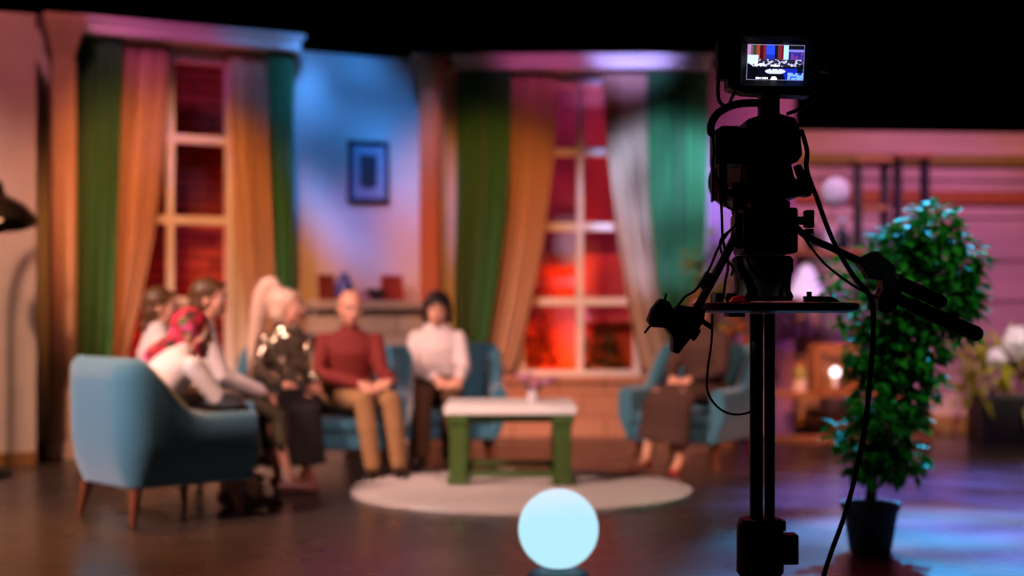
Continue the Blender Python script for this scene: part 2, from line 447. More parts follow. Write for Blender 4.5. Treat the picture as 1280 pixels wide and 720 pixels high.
# ------------------------------------------------------------------ upholstered seats
def seat(name, label, cat, loc, th, w, d=.82, hb=.91, ha=.60, group=None, ncush=1, leg_in=.13, legm=None):
    t = thing(name, label, cat, (loc[0], loc[1], 0), th, group)
    zb = .2
    path = []
    x1, x0, y = d / 2, -d / 2, w / 2
    r = .17
    for k in range(9): path.append((x1 - (x1 - x0 - r) * k / 8, -y, 0, -1))
    for k in range(1, 7):
        a = k / 6 * PI / 2; path.append((x0 + r - r * math.sin(a), -y + r - r * math.cos(a), -math.sin(a), -math.cos(a)))
    nb = max(3, int(w / .15))
    for k in range(1, nb): path.append((x0, -y + r + (2 * y - 2 * r) * k / nb, -1, 0))
    for k in range(6, -1, -1):
        a = k / 6 * PI / 2; path.append((x0 + r - r * math.sin(a), y - r + r * math.cos(a), -math.sin(a), math.cos(a)))
    for k in range(8, -1, -1)[0 if False else slice(None)] if False else list(range(7, -1, -1)): path.append((x1 - (x1 - x0 - r) * k / 8, y, 0, 1))
    bm = B(); rings = []
    for (px, py, nx, ny) in path:
        f_ = (x1 - px) / (x1 - x0)                    # 0 front, 1 back
        s = min(1, max(0, (f_ - .42) / .5)); s = s * s * (3 - 2 * s)
        zt = ha + (hb - ha) * s
        back = -.06 * max(0, (f_ - .8) / .2)          # the back leans out a little
        sec = [(-.075, zb), (-.03, zb + .12), (-.006, zb + .3 * (zt - zb) + .05), (0, zt - .13), (-.004, zt - .05), (-.03, zt - .01), (-.06, zt), (-.09, zt - .012), (-.115, zt - .05), (-.12, zt - .13), (-.12, zb)]
        rings.append([bm.verts.new((px + nx * o, py + ny * o, z)) for o, z in sec])
    for a, c in zip(rings, rings[1:]):
        n = len(a)
        for k in range(n): bm.faces.new((a[k], a[(k + 1) % n], c[(k + 1) % n], c[k]))
    bm.faces.new(rings[0]); bm.faces.new(rings[-1][::-1])
    obj('backrest', bm, M_blue, t, bevel=.02, bseg=3)
    obj('seat_frame', bx(x0 + .1, x1 - .015, -y + .1, y - .1, .2, .315), M_blue, t, bevel=.02)
    cw = (2 * y - .25) / ncush
    for k in range(ncush):
        a = -y + .125 + cw * k
        obj('cushion', bx(x0 + .125, x1 + .005, a + .003, a + cw - .003, .318, .415), M_blue, t, bevel=.035, bseg=4)
    for sx in (-1, 1):
        for sy in (-1, 1):
            p = V((sx * (d / 2 - leg_in), sy * (w / 2 - leg_in), .2)); q = p + V((sx * .03, sy * .03, -.2))
            obj('leg', loft(B(), [p, q], [.036, .018], seg=14, round_ends=False), legm or M_wood, t)
    return t
th1 = math.radians(42)
seat('armchair', 'blue armchair turned away, holding the woman in the red headscarf', 'armchair', (-1.985, 8.02), th1, .80, group='blue armchairs', leg_in=.11)
seat('loveseat', 'blue loveseat mostly hidden behind the armchair, under the two braided girls', 'loveseat', (-2.2, 9.14), math.radians(25), 1.16, hb=.8, ha=.60, ncush=2)
seat('sofa', 'blue sofa shared by the sequinned woman and the bald man', 'sofa', (-1.36, 10.15), math.radians(-90), 1.28, ncush=2, ha=.62)
seat('armchair', 'blue armchair holding the woman in the white blouse', 'armchair', (-.47, 10.9), math.radians(-86), .82, group='blue armchairs')
seat('armchair', 'blue armchair holding the woman in the brown dress and red shoes', 'armchair', (1.36, 10.66), math.radians(-122), .86, group='blue armchairs')

# ------------------------------------------------------------------ rug, coffee table, vase
rug = B()
n = 96
prof = [(0, .03), (.4, .03), (.8, .031), (.95, .03), (1.0, .022), (1.0, 0.001), (0, .001)]
lathe(rug, [(r * 1.09, z) for r, z in prof], seg=n)
for v in rug.verts:
    if v.co.z > .02:
        v.co.z += noise.noise(v.co * 9) * .004
    rr = math.hypot(v.co.x, v.co.y)
    if rr > .9:
        k = 1 + .008 * noise.noise(v.co * 14); v.co.x *= k; v.co.y *= k
o = obj('rug', rug, M_rug); o.location = (.06, 9.15, 0); tag(o, 'round pale shaggy rug under the coffee table', 'rug')

ZR = .034
t = thing('coffee_table', 'square coffee table with white top and green legs on the round rug', 'table', (-.01, 9.58, ZR))
tw, td, thh = .41, .40, .51
obj('tabletop', bx(-tw - .02, tw + .02, -td, td, thh - .06, thh), M_white, t, bevel=.008)
for sx in (-1, 1):
    for sy in (-1, 1):
        lg = B(); cx, cy = sx * (tw - .07), sy * (td - .07)
        bx(cx - .055, cx + .055, cy - .055, cy + .055, 0, thh - .0601, lg); bx(cx - .068, cx + .068, cy - .068, cy + .068, 0, .05, lg); bx(cx - .068, cx + .068, cy - .068, cy + .068, thh - .12, thh - .0601, lg)
        obj('leg', lg, M_tablegreen, t, bevel=.006)
for sy in (-1, 1):
    obj('stretcher', bx(-tw + .125, tw - .125, sy * (td - .07) - .02, sy * (td - .07) + .02, .045, .085), M_tablegreen, t, bevel=.004)
    obj('apron', bx(-tw + .125, tw - .125, sy * (td - .07) - .015, sy * (td - .07) + .015, thh - .11, thh - .0601), M_tablegreen, t, bevel=.004)
for sx in (-1, 1):
    obj('stretcher', bx(sx * (tw - .07) - .02, sx * (tw - .07) + .02, -td + .125, td - .125, .045, .085), M_tablegreen, t, bevel=.004)

t = thing('flower_vase', 'small glass vase of pink flowers on the coffee table', 'vase', (.14, 9.6, ZR + thh))
obj('vase', lathe(B(), [(0, 0), (.03, 0), (.036, .03), (.03, .07), (.036, .085), (.031, .085), (.025, .07), (.025, .01), (0, .01)]), M_glass, t)
for k in range(9):
    a = k * 2.4; r_ = .02 + .085 * (k / 8) ** .6
    top = V((r_ * math.cos(a) * 1.25, r_ * math.sin(a), .12 + .035 * math.sin(k * 1.9) + .02))
    st = obj('flower', B_ if False else ell(B(), top, (.028, .028, .022), seg=10, rings=7), M_pink, t)
    pm = B()
    for q in range(6):
        aa = q * PI / 3; ell(pm, top + V((.022 * math.cos(aa), .022 * math.sin(aa), .006)), (.016, .016, .01), seg=8, rings=5)
    obj('petal', pm, M_pink, st)
    obj('stem', tube(B(), [(0, 0, .03), (top.x * .4, top.y * .4, .08), top], .003, 4, 6), M_leafd, st)

# ------------------------------------------------------------------ globe light
g = at(698, 661, 6.1)
t = thing('globe_lamp', 'glowing white globe light standing on the floor before the rug', 'lamp', (g.x, g.y, 0))
obj('base', lathe(B(), [(0, 0), (.125, 0), (.13, .01), (.13, .03), (.115, .042), (.06, .05), (.055, .062), (0, .062)]), mat('grey_base', '#59636f', .5), t)
gl = bpy.data.materials.new('globe_glow'); gl.use_nodes = True
nt = gl.node_tree; b = nt.nodes['Principled BSDF']; b.inputs['Base Color'].default_value = (.3, .34, .38, 1); b.inputs['Roughness'].default_value = .7
b.inputs['Emission Color'].default_value = (.45, .80, .92, 1); b.inputs['Emission Strength'].default_value = .82
obj('globe', ell(B(), (0, 0, g.z), .1716, seg=48, rings=32), gl, t)

# ------------------------------------------------------------------ floor lamp at the edge of the set
t = thing('floor_lamp', 'dark arched floor lamp with a metal dome shade beside the wing wall', 'lamp', (-3.88, 9.95, 0))
obj('base', lathe(B(), [(0, 0), (.36, 0), (.37, .02), (.33, .045), (.05, .07), (0, .07)]), M_blackmetal, t)
obj('pole', tube(B(), [(-.08, 0, .05), (-.08, 0, 1.2), (-.07, 0, 1.9), (.02, 0, 2.2), (.16, 0, 2.22), (.25, 0, 2.08)], .017, 8, 12), M_blackmetal, t)
ax = V((-.12, .1, 1))
c0 = V((.28, 0, 1.75))
obj('shade', lathe(B(), [(.27, 0), (.262, .05), (.215, .12), (.13, .185), (.075, .22), (.06, .30), (.03, .33), (0, .33), (0, .32), (.05, .29), (.065, .215), (.12, .178), (.205, .112), (.25, .048), (.262, 0)], c0, axis=ax), mat('bronze_metal', '#3a2a20', .35, metal=.7), t)
obj('bulb', ell(B(), c0 + V((0, 0, .09)), (.045, .045, .06)), emit('warm_bulb', '#ffb27a', 1.5), t)

# ------------------------------------------------------------------ plants
def leaf(bm, p, d, nrm, L, Wd):
    d = d.normalized(); s = d.cross(nrm)
    if s.length < 1e-3: s = d.orthogonal()
    s.normalize(); n_ = s.cross(d)
    a = bm.verts.new(p); c = bm.verts.new(p + d * L)
    m1 = p + d * L * .4
    l = bm.verts.new(m1 + s * Wd / 2 + n_ * Wd * .18); r = bm.verts.new(m1 - s * Wd / 2 + n_ * Wd * .18)
    m = bm.verts.new(m1)
    bm.faces.new((a, m, l)); bm.faces.new((m, c, l)); bm.faces.new((a, r, m)); bm.faces.new((m, r, c))

def foliage(bm, c, r, n, L, Wd, droop=.4):
    for _ in range(n):
        while True:
            q = V((random.uniform(-1, 1), random.uniform(-1, 1), random.uniform(-1, 1)))
            if .05 < q.length < 1: break
        q = q * (.55 + .45 * random.random()) / max(.6, q.length) if random.random() < .5 else q
        p = V(c) + V((q.x * r[0], q.y * r[1], q.z * r[2]))
        d = V((q.x + random.uniform(-.7, .7), q.y + random.uniform(-.7, .7), q.z * .4 - droop + random.uniform(-.4, .4)))
        leaf(bm, p, d, V((random.uniform(-.5, .5), random.uniform(-.5, .5), 1)), L * random.uniform(.7, 1.2), Wd * random.uniform(.7, 1.2))

pc = ground(1088, 689); pc.z = 0
t = thing('potted_tree', 'green leafy ficus tree in a dark tapered pot', 'plant', pc)
hp = .235
obj('pot', lathe(B(), [(0, 0), (.096, 0), (.1, .01), (.132, hp - .03), (.142, hp - .028), (.142, hp), (.128, hp), (.122, hp - .04), (.1, hp - .05), (0, hp - .05)]), mat('dark_pot', '#2a2833', .5, var=.1), t)
obj('soil', lathe(B(), [(.123, hp - .035), (.06, hp - .028), (0, hp - .03)]), M_soil, t)
def lp(px, py, dy=0):
    q = at(px, py, pc.y); return V((q.x - pc.x, dy, q.z))
tr = B()
trunk = [lp(1088, 640), lp(1090, 600), lp(1096, 560), lp(1100, 500), lp(1112, 430), lp(1128, 360), lp(1150, 290)]
loft(tr, curve(trunk, 5), [.03 - .022 * k / 30 for k in range(31)], seg=10)
tube(tr, [lp(1082, 632, .01), lp(1094, 596, .02), lp(1090, 560, -.015), lp(1104, 500, .02), lp(1110, 440, 0)], .013, 6, 8)
obj('trunk', tr, M_bark, t)
cl = [(1158, 285, 36, 30, 170), (1130, 315, 46, 36, 200), (1178, 325, 44, 34, 200), (1120, 350, 44, 40, 220), (1160, 370, 52, 40, 260), (1205, 365, 24, 36, 90), (1196, 400, 22, 26, 60),
      (1115, 400, 44, 40, 240), (1140, 430, 44, 40, 240), (1105, 450, 44, 36, 200), (1150, 470, 32, 34, 120), (1098, 465, 22, 16, 40), (1110, 510, 48, 34, 230), (1100, 550, 44, 34, 210), (1125, 575, 30, 24, 90), (1080, 575, 20, 22, 50), (1048, 342, 14, 16, 18), (1042, 370, 14, 12, 12), (1052, 395, 14, 16, 14), (1050, 545, 10, 18, 12)]
lv = B()
s_ = pc.y / F
for (px, py, rx, ry, n) in cl:
    foliage(lv, lp(px, py, random.uniform(-.05, .05)), (rx * s_, min(rx, 45) * s_, ry * s_), int(n * 1.2), .088, .05)
br = B()
for (px, py, rx, ry, n) in cl[:16]:
    k = min(range(len(trunk)), key=lambda q: abs(trunk[q].z - (lp(px, py + 45).z)))
    e = lp(px, py); tube(br, [trunk[k], (trunk[k] + e) / 2 + V((0, .02, .02)), e], .006, 5, 6)
for e in ((1048, 342), (1042, 370), (1052, 395), (1050, 545)):
    q = lp(*e); tube(br, [lp(1115, e[1] + 30), lp(1080, e[1] + 8, .02), q], .004, 5, 6)
obj('branch', br, M_bark, t)
obj('foliage', lv, M_leaf, t)

# yellow-green plant behind the last armchair
def leafy_plant(name, label, base, potr, poth, stems, m, leafL, leafW, potm, n_per=26):
    t = thing(name, label, 'plant', base)
    obj('pot', lathe(B(), [(0, 0), (potr * .75, 0), (potr, poth), (potr * .92, poth), (potr * .88, poth - .03), (0, poth - .03)]), potm, t)
    sm = B(); lf = B()
    for (ex, ey, ez, r) in stems:
        e = V((ex, ey, ez)); tube(sm, [(0, 0, poth - .04), e * .5 + V((0, 0, poth * .2)), e], .008, 6, 6)
        foliage(lf, e, (r, r, r * 1.1), n_per, leafL, leafW)
    obj('stem', sm, M_leafd, t); obj('foliage', lf, m, t)
    return t
def shrub(label, px, py, d, w_, h_, n, m):
    q = at(px, py, d)
    t = thing('shrub', label, 'shrub', (q.x, d, 0))
    st = B()
    for a in (-.4, -.1, .2, .45): tube(st, [(0, 0, 0), (a * w_ * .5, .02, h_ * .5), (a * w_, .03, h_ * .85)], .012, 4, 6)
    obj('stem', st, M_bark, t)
    lf = B(); foliage(lf, (0, 0, h_ * .62), (w_, .2, h_ * .4), n, .11, .06); obj('foliage', lf, m, t)
shrub('dark bush beyond the second window, in its lower pane nearer the lavender curtain', 752, 440, 14.1, .2, 1.0, 420, M_leafd)
shrub('red lit bush beyond the second window, in its lower pane nearer the coffee table vase', 668, 430, 14.2, .22, 1.05, 380, mat('red_lit_leaf', '#8a4a34', .6, var=.25, scale=7, trans=.2))  # the red light on this bush is put into its leaf colour
q = at(905, 420, 12.3)
pt = leafy_plant('potted_plant', 'yellow green potted plant with orange blooms behind the armchair of the red shoed woman', (q.x, 12.3, 0), .17, .3,
            [(0, 0, 1.5, .2), (-.15, 0, 1.65, .16), (.16, .05, 1.35, .17), (-.05, -.05, 1.15, .2), (.1, 0, 1.05, .18), (-.1, 0, 1.35, .18)], M_leafy, .16, .07, mat('clay_pot', '#8a4a2c', .7), 30)
for (x_, z_) in ((.12, 1.03), (.0, .98), (.17, .9), (.05, 1.12)):
    bl = B()
    for k in range(7):
        a = k * .9; ell(bl, (x_ + .03 * math.cos(a), -.2 + .02 * math.sin(a * 2), z_ + .03 * math.sin(a)), (.025, .02, .025), seg=8, rings=6)
    obj('flower', bl, M_orangep, pt)
# planter with big white blooms at the far end of the plank wall
q = at(1256, 500, 12.6)
t = thing('flower_planter', 'black planter of yellow leaves and big white blooms before the plank wall', 'planter', (q.x, 12.6, 0))
obj('box', bx(-.28, .62, -.2, .2, 0.0, .42), mat('planter_black', '#121014', .5), t, bevel=.012)
lf = B()
for _ in range(150):
    p = V((random.uniform(-.4, .6), random.uniform(-.22, .2), random.uniform(.36, .9)))
    leaf(lf, p, V((p.x * .6 + random.uniform(-.5, .5), random.uniform(-.6, .4), random.uniform(-.9, .7))), V((0, -.6, 1)), random.uniform(.18, .34), random.uniform(.05, .1))
obj('foliage', lf, M_leafy, t)
for (x_, y_, z_, r_) in ((.05, -.24, .88, .15), (.25, -.22, .8, .13), (-.12, -.2, .74, .1), (.5, -.2, .92, .15)):
    bl = B()
    for k in range(16):
        a = k * 2.4; e = math.sqrt(k / 16)
        R = Matrix.Rotation(a, 3, 'Y') @ Matrix.Rotation(.5 * e, 3, 'X')
        ell(bl, V((x_, y_, z_)) + V((r_ * .75 * e * math.cos(a), .06 * e, r_ * .75 * e * math.sin(a))), (r_ * .42, .03, r_ * .3), R, 10, 6)
    obj('flower', bl, M_petal, t)
obj('stem', tube(tube(B(), [(0, 0, .3), (.02, -.1, .6), (.05, -.22, .88)], .01, 5, 6), [(.2, 0, .3), (.24, -.1, .6), (.25, -.2, .8)], .01, 5, 6), M_leafd, t)
# ------------------------------------------------------------------ open shelving before the plank wall
SD = 12.7
def sx_(px): return (px - 640) * SD / F
def sz_(py): return HC + (HY - py) * SD / F
sh = thing('shelving_unit', 'open metal shelving unit with wooden boards behind the potted tree', 'shelf', (sx_(1060), SD, 0))
ox = sx_(1060)
def lx(px): return sx_(px) - ox
def post(px, top):
    for yy in (-.08, .08):
        p = bx(lx(px) - .02, lx(px) + .02, yy - .018, yy + .018, 0, sz_(top))
        obj('post', p, mat('post_metal', '#3a2b2c', .5, metal=.2), sh, bevel=.003)
for px, tp in ((962, 313), (1072, 200), (1106, 200), (1122, 196), (1156, 196)): post(px, tp)
def board(p0, p1, py, th=.045):
    obj('board', bx(lx(p0), lx(p1), -.14, .14, sz_(py) - th, sz_(py)), M_shelfwood, sh, bevel=.004)
for p0, p1, py in ((1066, 1112, 198), (1116, 1162, 193), (1074, 1104, 258), (956, 1112, 313), (956, 1162, 378), (956, 1162, 489), (956, 1162, 545)): board(p0, p1, py)
def on_shelf(px, py, dy=0): return (sx_(px), SD + dy, sz_(py) + .0005)
# table lamp
t = thing('table_lamp', 'table lamp with a white cone shade on the shelving unit', 'lamp', on_shelf(1008, 378))
obj('base', lathe(B(), [(0, 0), (.07, 0), (.07, .02), (.02, .04), (.015, .1), (0, .1)]), M_white, t)
obj('lamp_shade', lathe(B(), [(.17, .05), (.05, .33), (.045, .33), (.162, .05)]), emit('lit_shade', '#cdb6ff', .4), t)
obj('finial', ell(B(), (0, 0, .335), (.02, .02, .025)), M_white, t)
# bottles, bouquet
def bottle(px, label, cap, group='bottles on the top board'):
    t = thing('bottle', label, 'bottle', on_shelf(px, 313), 0, group)
    obj('body', lathe(B(), [(0, 0), (.05, 0), (.053, .01), (.053, .15), (.022, .2), (.02, .25), (0, .25)]), M_dkglass, t)
    obj('cap', lathe(B(), [(0, .25), (.024, .25), (.026, .29), (0, .295)]), cap, t)
bottle(1015, 'dark bottle with a pale cap at the top board end nearest the broadcast camera', M_petal)
bottle(1053, 'dark bottle with a pale blue cap on the top board nearer the potted tree', mat('pale_blue_cap', '#bcd8ea', .2))
t = thing('flower_vase', 'slim vase holding one big white bloom on the top shelving board', 'vase', on_shelf(1038, 313, .05))
obj('vase', lathe(B(), [(0, 0), (.035, 0), (.045, .06), (.025, .18), (.03, .22), (.024, .22), (.02, .18), (0, .05)]), M_glass, t)
fl = B()
for k in range(60):
    z = 1 - 2 * (k + .5) / 60; a = k * 2.4; rr = math.sqrt(1 - z * z)
    ell(fl, V((.06, 0, .52)) + V((rr * math.cos(a), rr * math.sin(a), z * 1.1)) * .1, (.035, .035, .03), seg=8, rings=6)
obj('flower', fl, M_petal, t); obj('stem', tube(B(), [(0, 0, .1), (.02, 0, .3), (.05, 0, .45)], .006, 5, 6), M_leafd, t)
# lantern
t = thing('lantern', 'wooden box lantern with a glowing bulb on the middle shelving board', 'lantern', on_shelf(1040, 489, -.02))
bm = B(); a = .165
for s in (-1, 1):
    for r in (-1, 1): bx(s * a - .022, s * a + .022, r * .12 - .02, r * .12 + .02, 0, .42, bm)
for z in (.022, .40):
    for r in (-1, 1): bx(-a, a, r * .12 - .02, r * .12 + .02, z - .022, z + .022, bm)
    for s in (-1, 1): bx(s * a - .02, s * a + .02, -.12, .12, z - .02, z + .02, bm)
obj('frame', bm, M_shelfwood, t, bevel=.003)
obj('back_panel', bx(-a, a, .1, .115, .03, .39), M_trimwood, t, smooth=False)
obj('bulb', ell(B(), (.02, -.02, .17), (.04, .04, .045)), emit('lantern_bulb', '#ffe6f0', 2.5), t)
obj('candle', cyl(B(), (.02, -.02, .02), (.02, -.02, .14), .025), M_white, t)
t = thing('jar', 'glass jar with yellow filling beside the wooden box lantern', 'jar', on_shelf(1000, 489, -.04))
obj('body', lathe(B(), [(0, 0), (.06, 0), (.065, .02), (.065, .11), (0, .11)]), mat('milky_glass', '#d8b8b0', .3), t)
obj('filling', lathe(B(), [(0, .11), (.065, .11), (.065, .2), (.05, .22), (0, .22)]), mat('yellow_fill', '#8a7a2a', .5), t)
obj('lid', lathe(B(), [(0, .22), (.055, .22), (.055, .26), (0, .265)]), M_shelfwood, t)

# ------------------------------------------------------------------ people
M_skin = mat('skin', '#d99a80', .5, var=.06, scale=10)
M_eye = mat('eye_white', '#e8e4e0', .3, var=.02); M_iris = mat('iris', '#23160f', .2)
M_lip = mat('lip', '#a84a48', .5); M_hairdark = mat('hair_dark', '#17100c', .5, var=.3, scale=40, stretch=(3, 3, .4)); M_hairbrown = mat('hair_brown', '#6a4422', .5, var=.3, scale=40, stretch=(3, 3, .4))
M_hairblond = mat('hair_blond', '#e8c0a8', .45, var=.18, scale=40, stretch=(3, 3, .4))
M_maroon = mat('maroon_cloth', '#7c1f18', .8, var=.12, scale=14); M_khaki = mat('khaki_cloth', '#a67a4e', .85, var=.1, scale=14)
M_wcloth = mat('white_cloth', '#e2cfca', .85, var=.08, scale=14); M_beige = mat('brown_trousers', '#5b3a22', .85, var=.1)
M_brown = mat('brown_cloth', '#4a2c22', .85, var=.12, scale=14); M_dark = mat('dark_cloth', '#1b1412', .85, var=.15); M_olive = mat('olive_cloth', '#3d331c', .85, var=.15)
M_shoe = mat('black_leather', '#0c0a0a', .35); M_redshoe = mat('red_leather', '#c21f2a', .35); M_pinkshoe = mat('tan_leather', '#8a4f40', .4)
def sequin_mat():
    m = bpy.data.materials.new('sequins'); m.use_nodes = True
    nt = m.node_tree; b = nt.nodes['Principled BSDF']
    b.inputs['Metallic'].default_value = .85; b.inputs['Roughness'].default_value = .14
    tc = nt.nodes.new('ShaderNodeTexCoord'); vo = nt.nodes.new('ShaderNodeTexVoronoi'); vo.inputs['Scale'].default_value = 34
    nt.links.new(tc.outputs['Object'], vo.inputs['Vector'])
    sb = nt.nodes.new('ShaderNodeVectorMath'); sb.operation = 'SUBTRACT'; sb.inputs[1].default_value = (.5, .5, .5)
    sc = nt.nodes.new('ShaderNodeVectorMath'); sc.operation = 'SCALE'; sc.inputs['Scale'].default_value = .9
    ge = nt.nodes.new('ShaderNodeNewGeometry'); ad = nt.nodes.new('ShaderNodeVectorMath'); no = nt.nodes.new('ShaderNodeVectorMath'); no.operation = 'NORMALIZE'
    nt.links.new(vo.outputs['Color'], sb.inputs[0]); nt.links.new(sb.outputs[0], sc.inputs[0]); nt.links.new(sc.outputs[0], ad.inputs[0]); nt.links.new(ge.outputs['Normal'], ad.inputs[1])
    nt.links.new(ad.outputs[0], no.inputs[0]); nt.links.new(no.outputs[0], b.inputs['Normal'])
    rp = nt.nodes.new('ShaderNodeValToRGB'); rp.color_ramp.elements[0].color = lin('#4a3f34'); rp.color_ramp.elements[1].color = lin('#c0a890')
    nt.links.new(vo.outputs['Distance'], rp.inputs['Fac']); nt.links.new(rp.outputs['Color'], b.inputs['Base Color'])
    return m
M_sequin = sequin_mat()
def scarf_mat():
    m = bpy.data.materials.new('scarf_print'); m.use_nodes = True
    nt = m.node_tree; b = nt.nodes['Principled BSDF']; b.inputs['Roughness'].default_value = .7
    tc = nt.nodes.new('ShaderNodeTexCoord'); vo = nt.nodes.new('ShaderNodeTexVoronoi'); vo.inputs['Scale'].default_value = 24
    nt.links.new(tc.outputs['Object'], vo.inputs['Vector'])
    sp = nt.nodes.new('ShaderNodeSeparateColor'); nt.links.new(vo.outputs['Color'], sp.inputs[0])
    rp = nt.nodes.new('ShaderNodeValToRGB'); rp.color_ramp.interpolation = 'CONSTANT'
    cols = ['#8c1420', '#c0203c', '#22160f', '#b81a2c', '#d8507e', '#7a0f18', '#3f6a2a', '#7a7ab0']
    e = rp.color_ramp.elements; e[0].color = lin(cols[0]); e[1].position = .16; e[1].color = lin(cols[1])
    for k, p in enumerate((.32, .48, .64, .76, .9, .96)): q = e.new(p); q.color = lin(cols[k + 2])
    nt.links.new(sp.outputs[0], rp.inputs[0]); nt.links.new(rp.outputs[0], b.inputs['Base Color'])
    return m
M_scarf = scarf_mat()

def hand(bm, w, d, n, s):
    """palm and five fingers: w wrist, d pointing direction, n back-of-hand normal, s = +1 left hand / -1 right hand"""
    d = V(d).normalized(); n = V(n); n = (n - d * n.dot(d)).normalized(); l = n.cross(d) * s     # l points to the thumb side
    w = V(w); pc_ = w + d * .045
    R = Matrix((d, l, n)).transposed()
    ell(bm, pc_, (.052, .042, .017), R)
    for k, (o, L) in enumerate(((.030, .070), (.010, .080), (-.010, .074), (-.029, .058))):
        p0 = w + d * .082 + l * o; a = .35 + .06 * k
        p1 = p0 + (d * math.cos(a) - n * math.sin(a)) * L * .45; a += .55
        p2 = p1 + (d * math.cos(a) - n * math.sin(a)) * L * .32; a += .4
        p3 = p2 + (d * math.cos(a) - n * math.sin(a)) * L * .23
        loft(bm, [p0 - d * .02, p0, p1, p2, p3], [.0095, .0095, .0088, .008, .007], seg=8)
    p0 = w + d * .028 + l * .03
    p1 = p0 + d * .03 + l * .022 - n * .008; p2 = p1 + d * .028 + l * .004 - n * .008; p3 = p2 + d * .02 - l * .004 - n * .006
    loft(bm, [p0 - l * .01, p1, p2, p3], [.014, .012, .0105, .008], seg=8)

def person(label, loc, yaw, lean=5, sw=.17, hdir=0, hpitch=0, knees=None, feet=None, elbows=None, wrists=None, hands=None, top=M_wcloth, sleeve=1.0,
           bottom='trousers', bmatl=M_khaki, shoe=M_shoe, skin=M_skin, hair=None, hm=M_hairdark, heel=0, zp=.0, headoff=(0, 0, 0), bulk=1.0, lips=True, hem=None, headz=0, neck='high'):
    t = thing('person', label, 'person', (loc[0], loc[1], 0), yaw, None)
    z0 = .56 + zp
    P = V((0, 0, z0)); U = V((math.sin(math.radians(lean)), 0, math.cos(math.radians(lean))))
    waist, chest, S, N = P + U * .16, P + U * .33, P + U * .425, P + U * .485
    hc = N + V((.02 + .3 * U.x * .2, 0, .135 + headz)) + V(headoff)
    knees = [V(k) for k in (knees or [(.50, .11, .53 + zp), (.50, -.11, .53 + zp)])]
    feet = [V(k) for k in (feet or [(.53, .12, .08), (.53, -.10, .08)])]
    sh_ = [S + V((0, sw - .01, -.035)), S + V((0, -sw + .01, -.035))]
    elbows = [V(k) for k in (elbows or [P + V((.11 + U.x * .3, sw + .03, .165)), P + V((.11 + U.x * .3, -sw - .03, .165))])]
    wrists = [V(k) for k in (wrists or [(.33, .1, z0 + .10), (.33, -.1, z0 + .10)])]
    hips = [V((.0, .09, z0 - .005)), V((0, -.09, z0 - .005))]
    k_ = bulk
    torso = lambda e: ([P + U * .0, P + U * .03, waist, chest, S - U * .03, S + U * .015, N - U * .02, N + U * .005], [(.15 * k_ + e, .1 + e), (.165 * k_ + e, .115 * k_ + e), (.135 * k_ + e, .10 * k_ + e), (.155 * k_ + e, .112 * k_ + e), (sw - .005 + e, .09 + e), (sw - .05 + e, .075 + e), (.075 + e, .062 + e), (.056 + e * .4, .055 + e * .4)])
    # --- body
    bm = B()
    p_, r_ = torso(0); loft(bm, p_, r_, side=(0, 1, 0), seg=20)
    loft(bm, [N - U * .03, N + V((.01, 0, .05)), hc - V((0.005, 0, .04))], [.055, .05, .05], seg=14)
    for i in (0, 1):
        s = 1 if i == 0 else -1
        ell(bm, sh_[i], .048)
        m1 = sh_[i].lerp(elbows[i], .4)
        loft(bm, [sh_[i], m1, elbows[i], elbows[i].lerp(wrists[i], .35), wrists[i]], [.05, .047, .038, .038, .025], seg=12)
        dd = (wrists[i] - elbows[i]).normalized()
        hd = V(hands[i]) if hands else (dd * .6 + V((.5, -s * .6, -.35)))
        hand(bm, wrists[i], hd, V((.2, s * .3, 1)), s)
        loft(bm, [hips[i], hips[i].lerp(knees[i], .5), knees[i], knees[i].lerp(feet[i], .3), feet[i].lerp(knees[i], .25), feet[i] + V((0, 0, .0))], [.088 * k_, .078, .056, .053, .038, .034], seg=14)
        f0 = feet[i]; tv = V((math.cos(s * .18), math.sin(s * .18), 0))
        loft(bm, [f0 + V((0, 0, -.035 + heel)) - tv * .03, f0 + tv * .06 + V((0, 0, -.04 + heel * .7)), f0 + tv * .15 + V((0, 0, -.055))], [(.03, .032), (.036, .03), (.035, .018)], side=V((-tv.y, tv.x, 0)), seg=12)
    # head
    yw = hdir; R = Matrix.Rotation(yw, 3, 'Z') @ Matrix.Rotation(hpitch, 3, 'Y')
    hs = 1.07; H = lambda x, y, z: hc + R @ (V((x, y, z)) * hs)
    ell(bm, H(-.012, 0, .03), (0.105, 0.081, 0.098), R, 24, 16)
    ell(bm, H(.018, 0, -.03), (0.077, 0.066, 0.091), R, 24, 16)
    ell(bm, H(.052, 0, -.085), (.028, .032, .026), R)               # chin
    ell(bm, H(.08, 0, .028), (.018, .055, .014), R)                # brow
    for s in (-1, 1):
        ell(bm, H(.058, s * .038, -.022), (.024, .022, .024), R)     # cheek
        ell(bm, H(-.005, s * .074, -.01), (.02, .01, .032), R)       # ear
    loft(bm, [H(.084, 0, .022), H(.098, 0, -.004), H(.108, 0, -.026)], [.008, .011, .014], seg=10)  # nose
    ell(bm, H(.084, 0, -.058), (.013, .024, .008), R); ell(bm, H(.08, 0, -.069), (.013, .02, .008), R)
    obj('body', bm, skin, t, remesh=.0065, msmooth=3)
    for s in (-1, 1):
        e = obj('eye', ell(B(), H(.0745, s * .032, .006), (.011, .013, .009), R, 12, 8), M_eye, t)
        obj('iris', ell(B(), H(.0825, s * .032, .006), (.004, .0065, .0065), R, 10, 6), M_iris, e)
        obj('eyebrow', loft(B(), [H(.095, s * .012, .027), H(.095, s * .034, .034), H(.078, s * .055, .028)], [.004, .005, .003], seg=6), hm if hair else M_hairbrown, t)
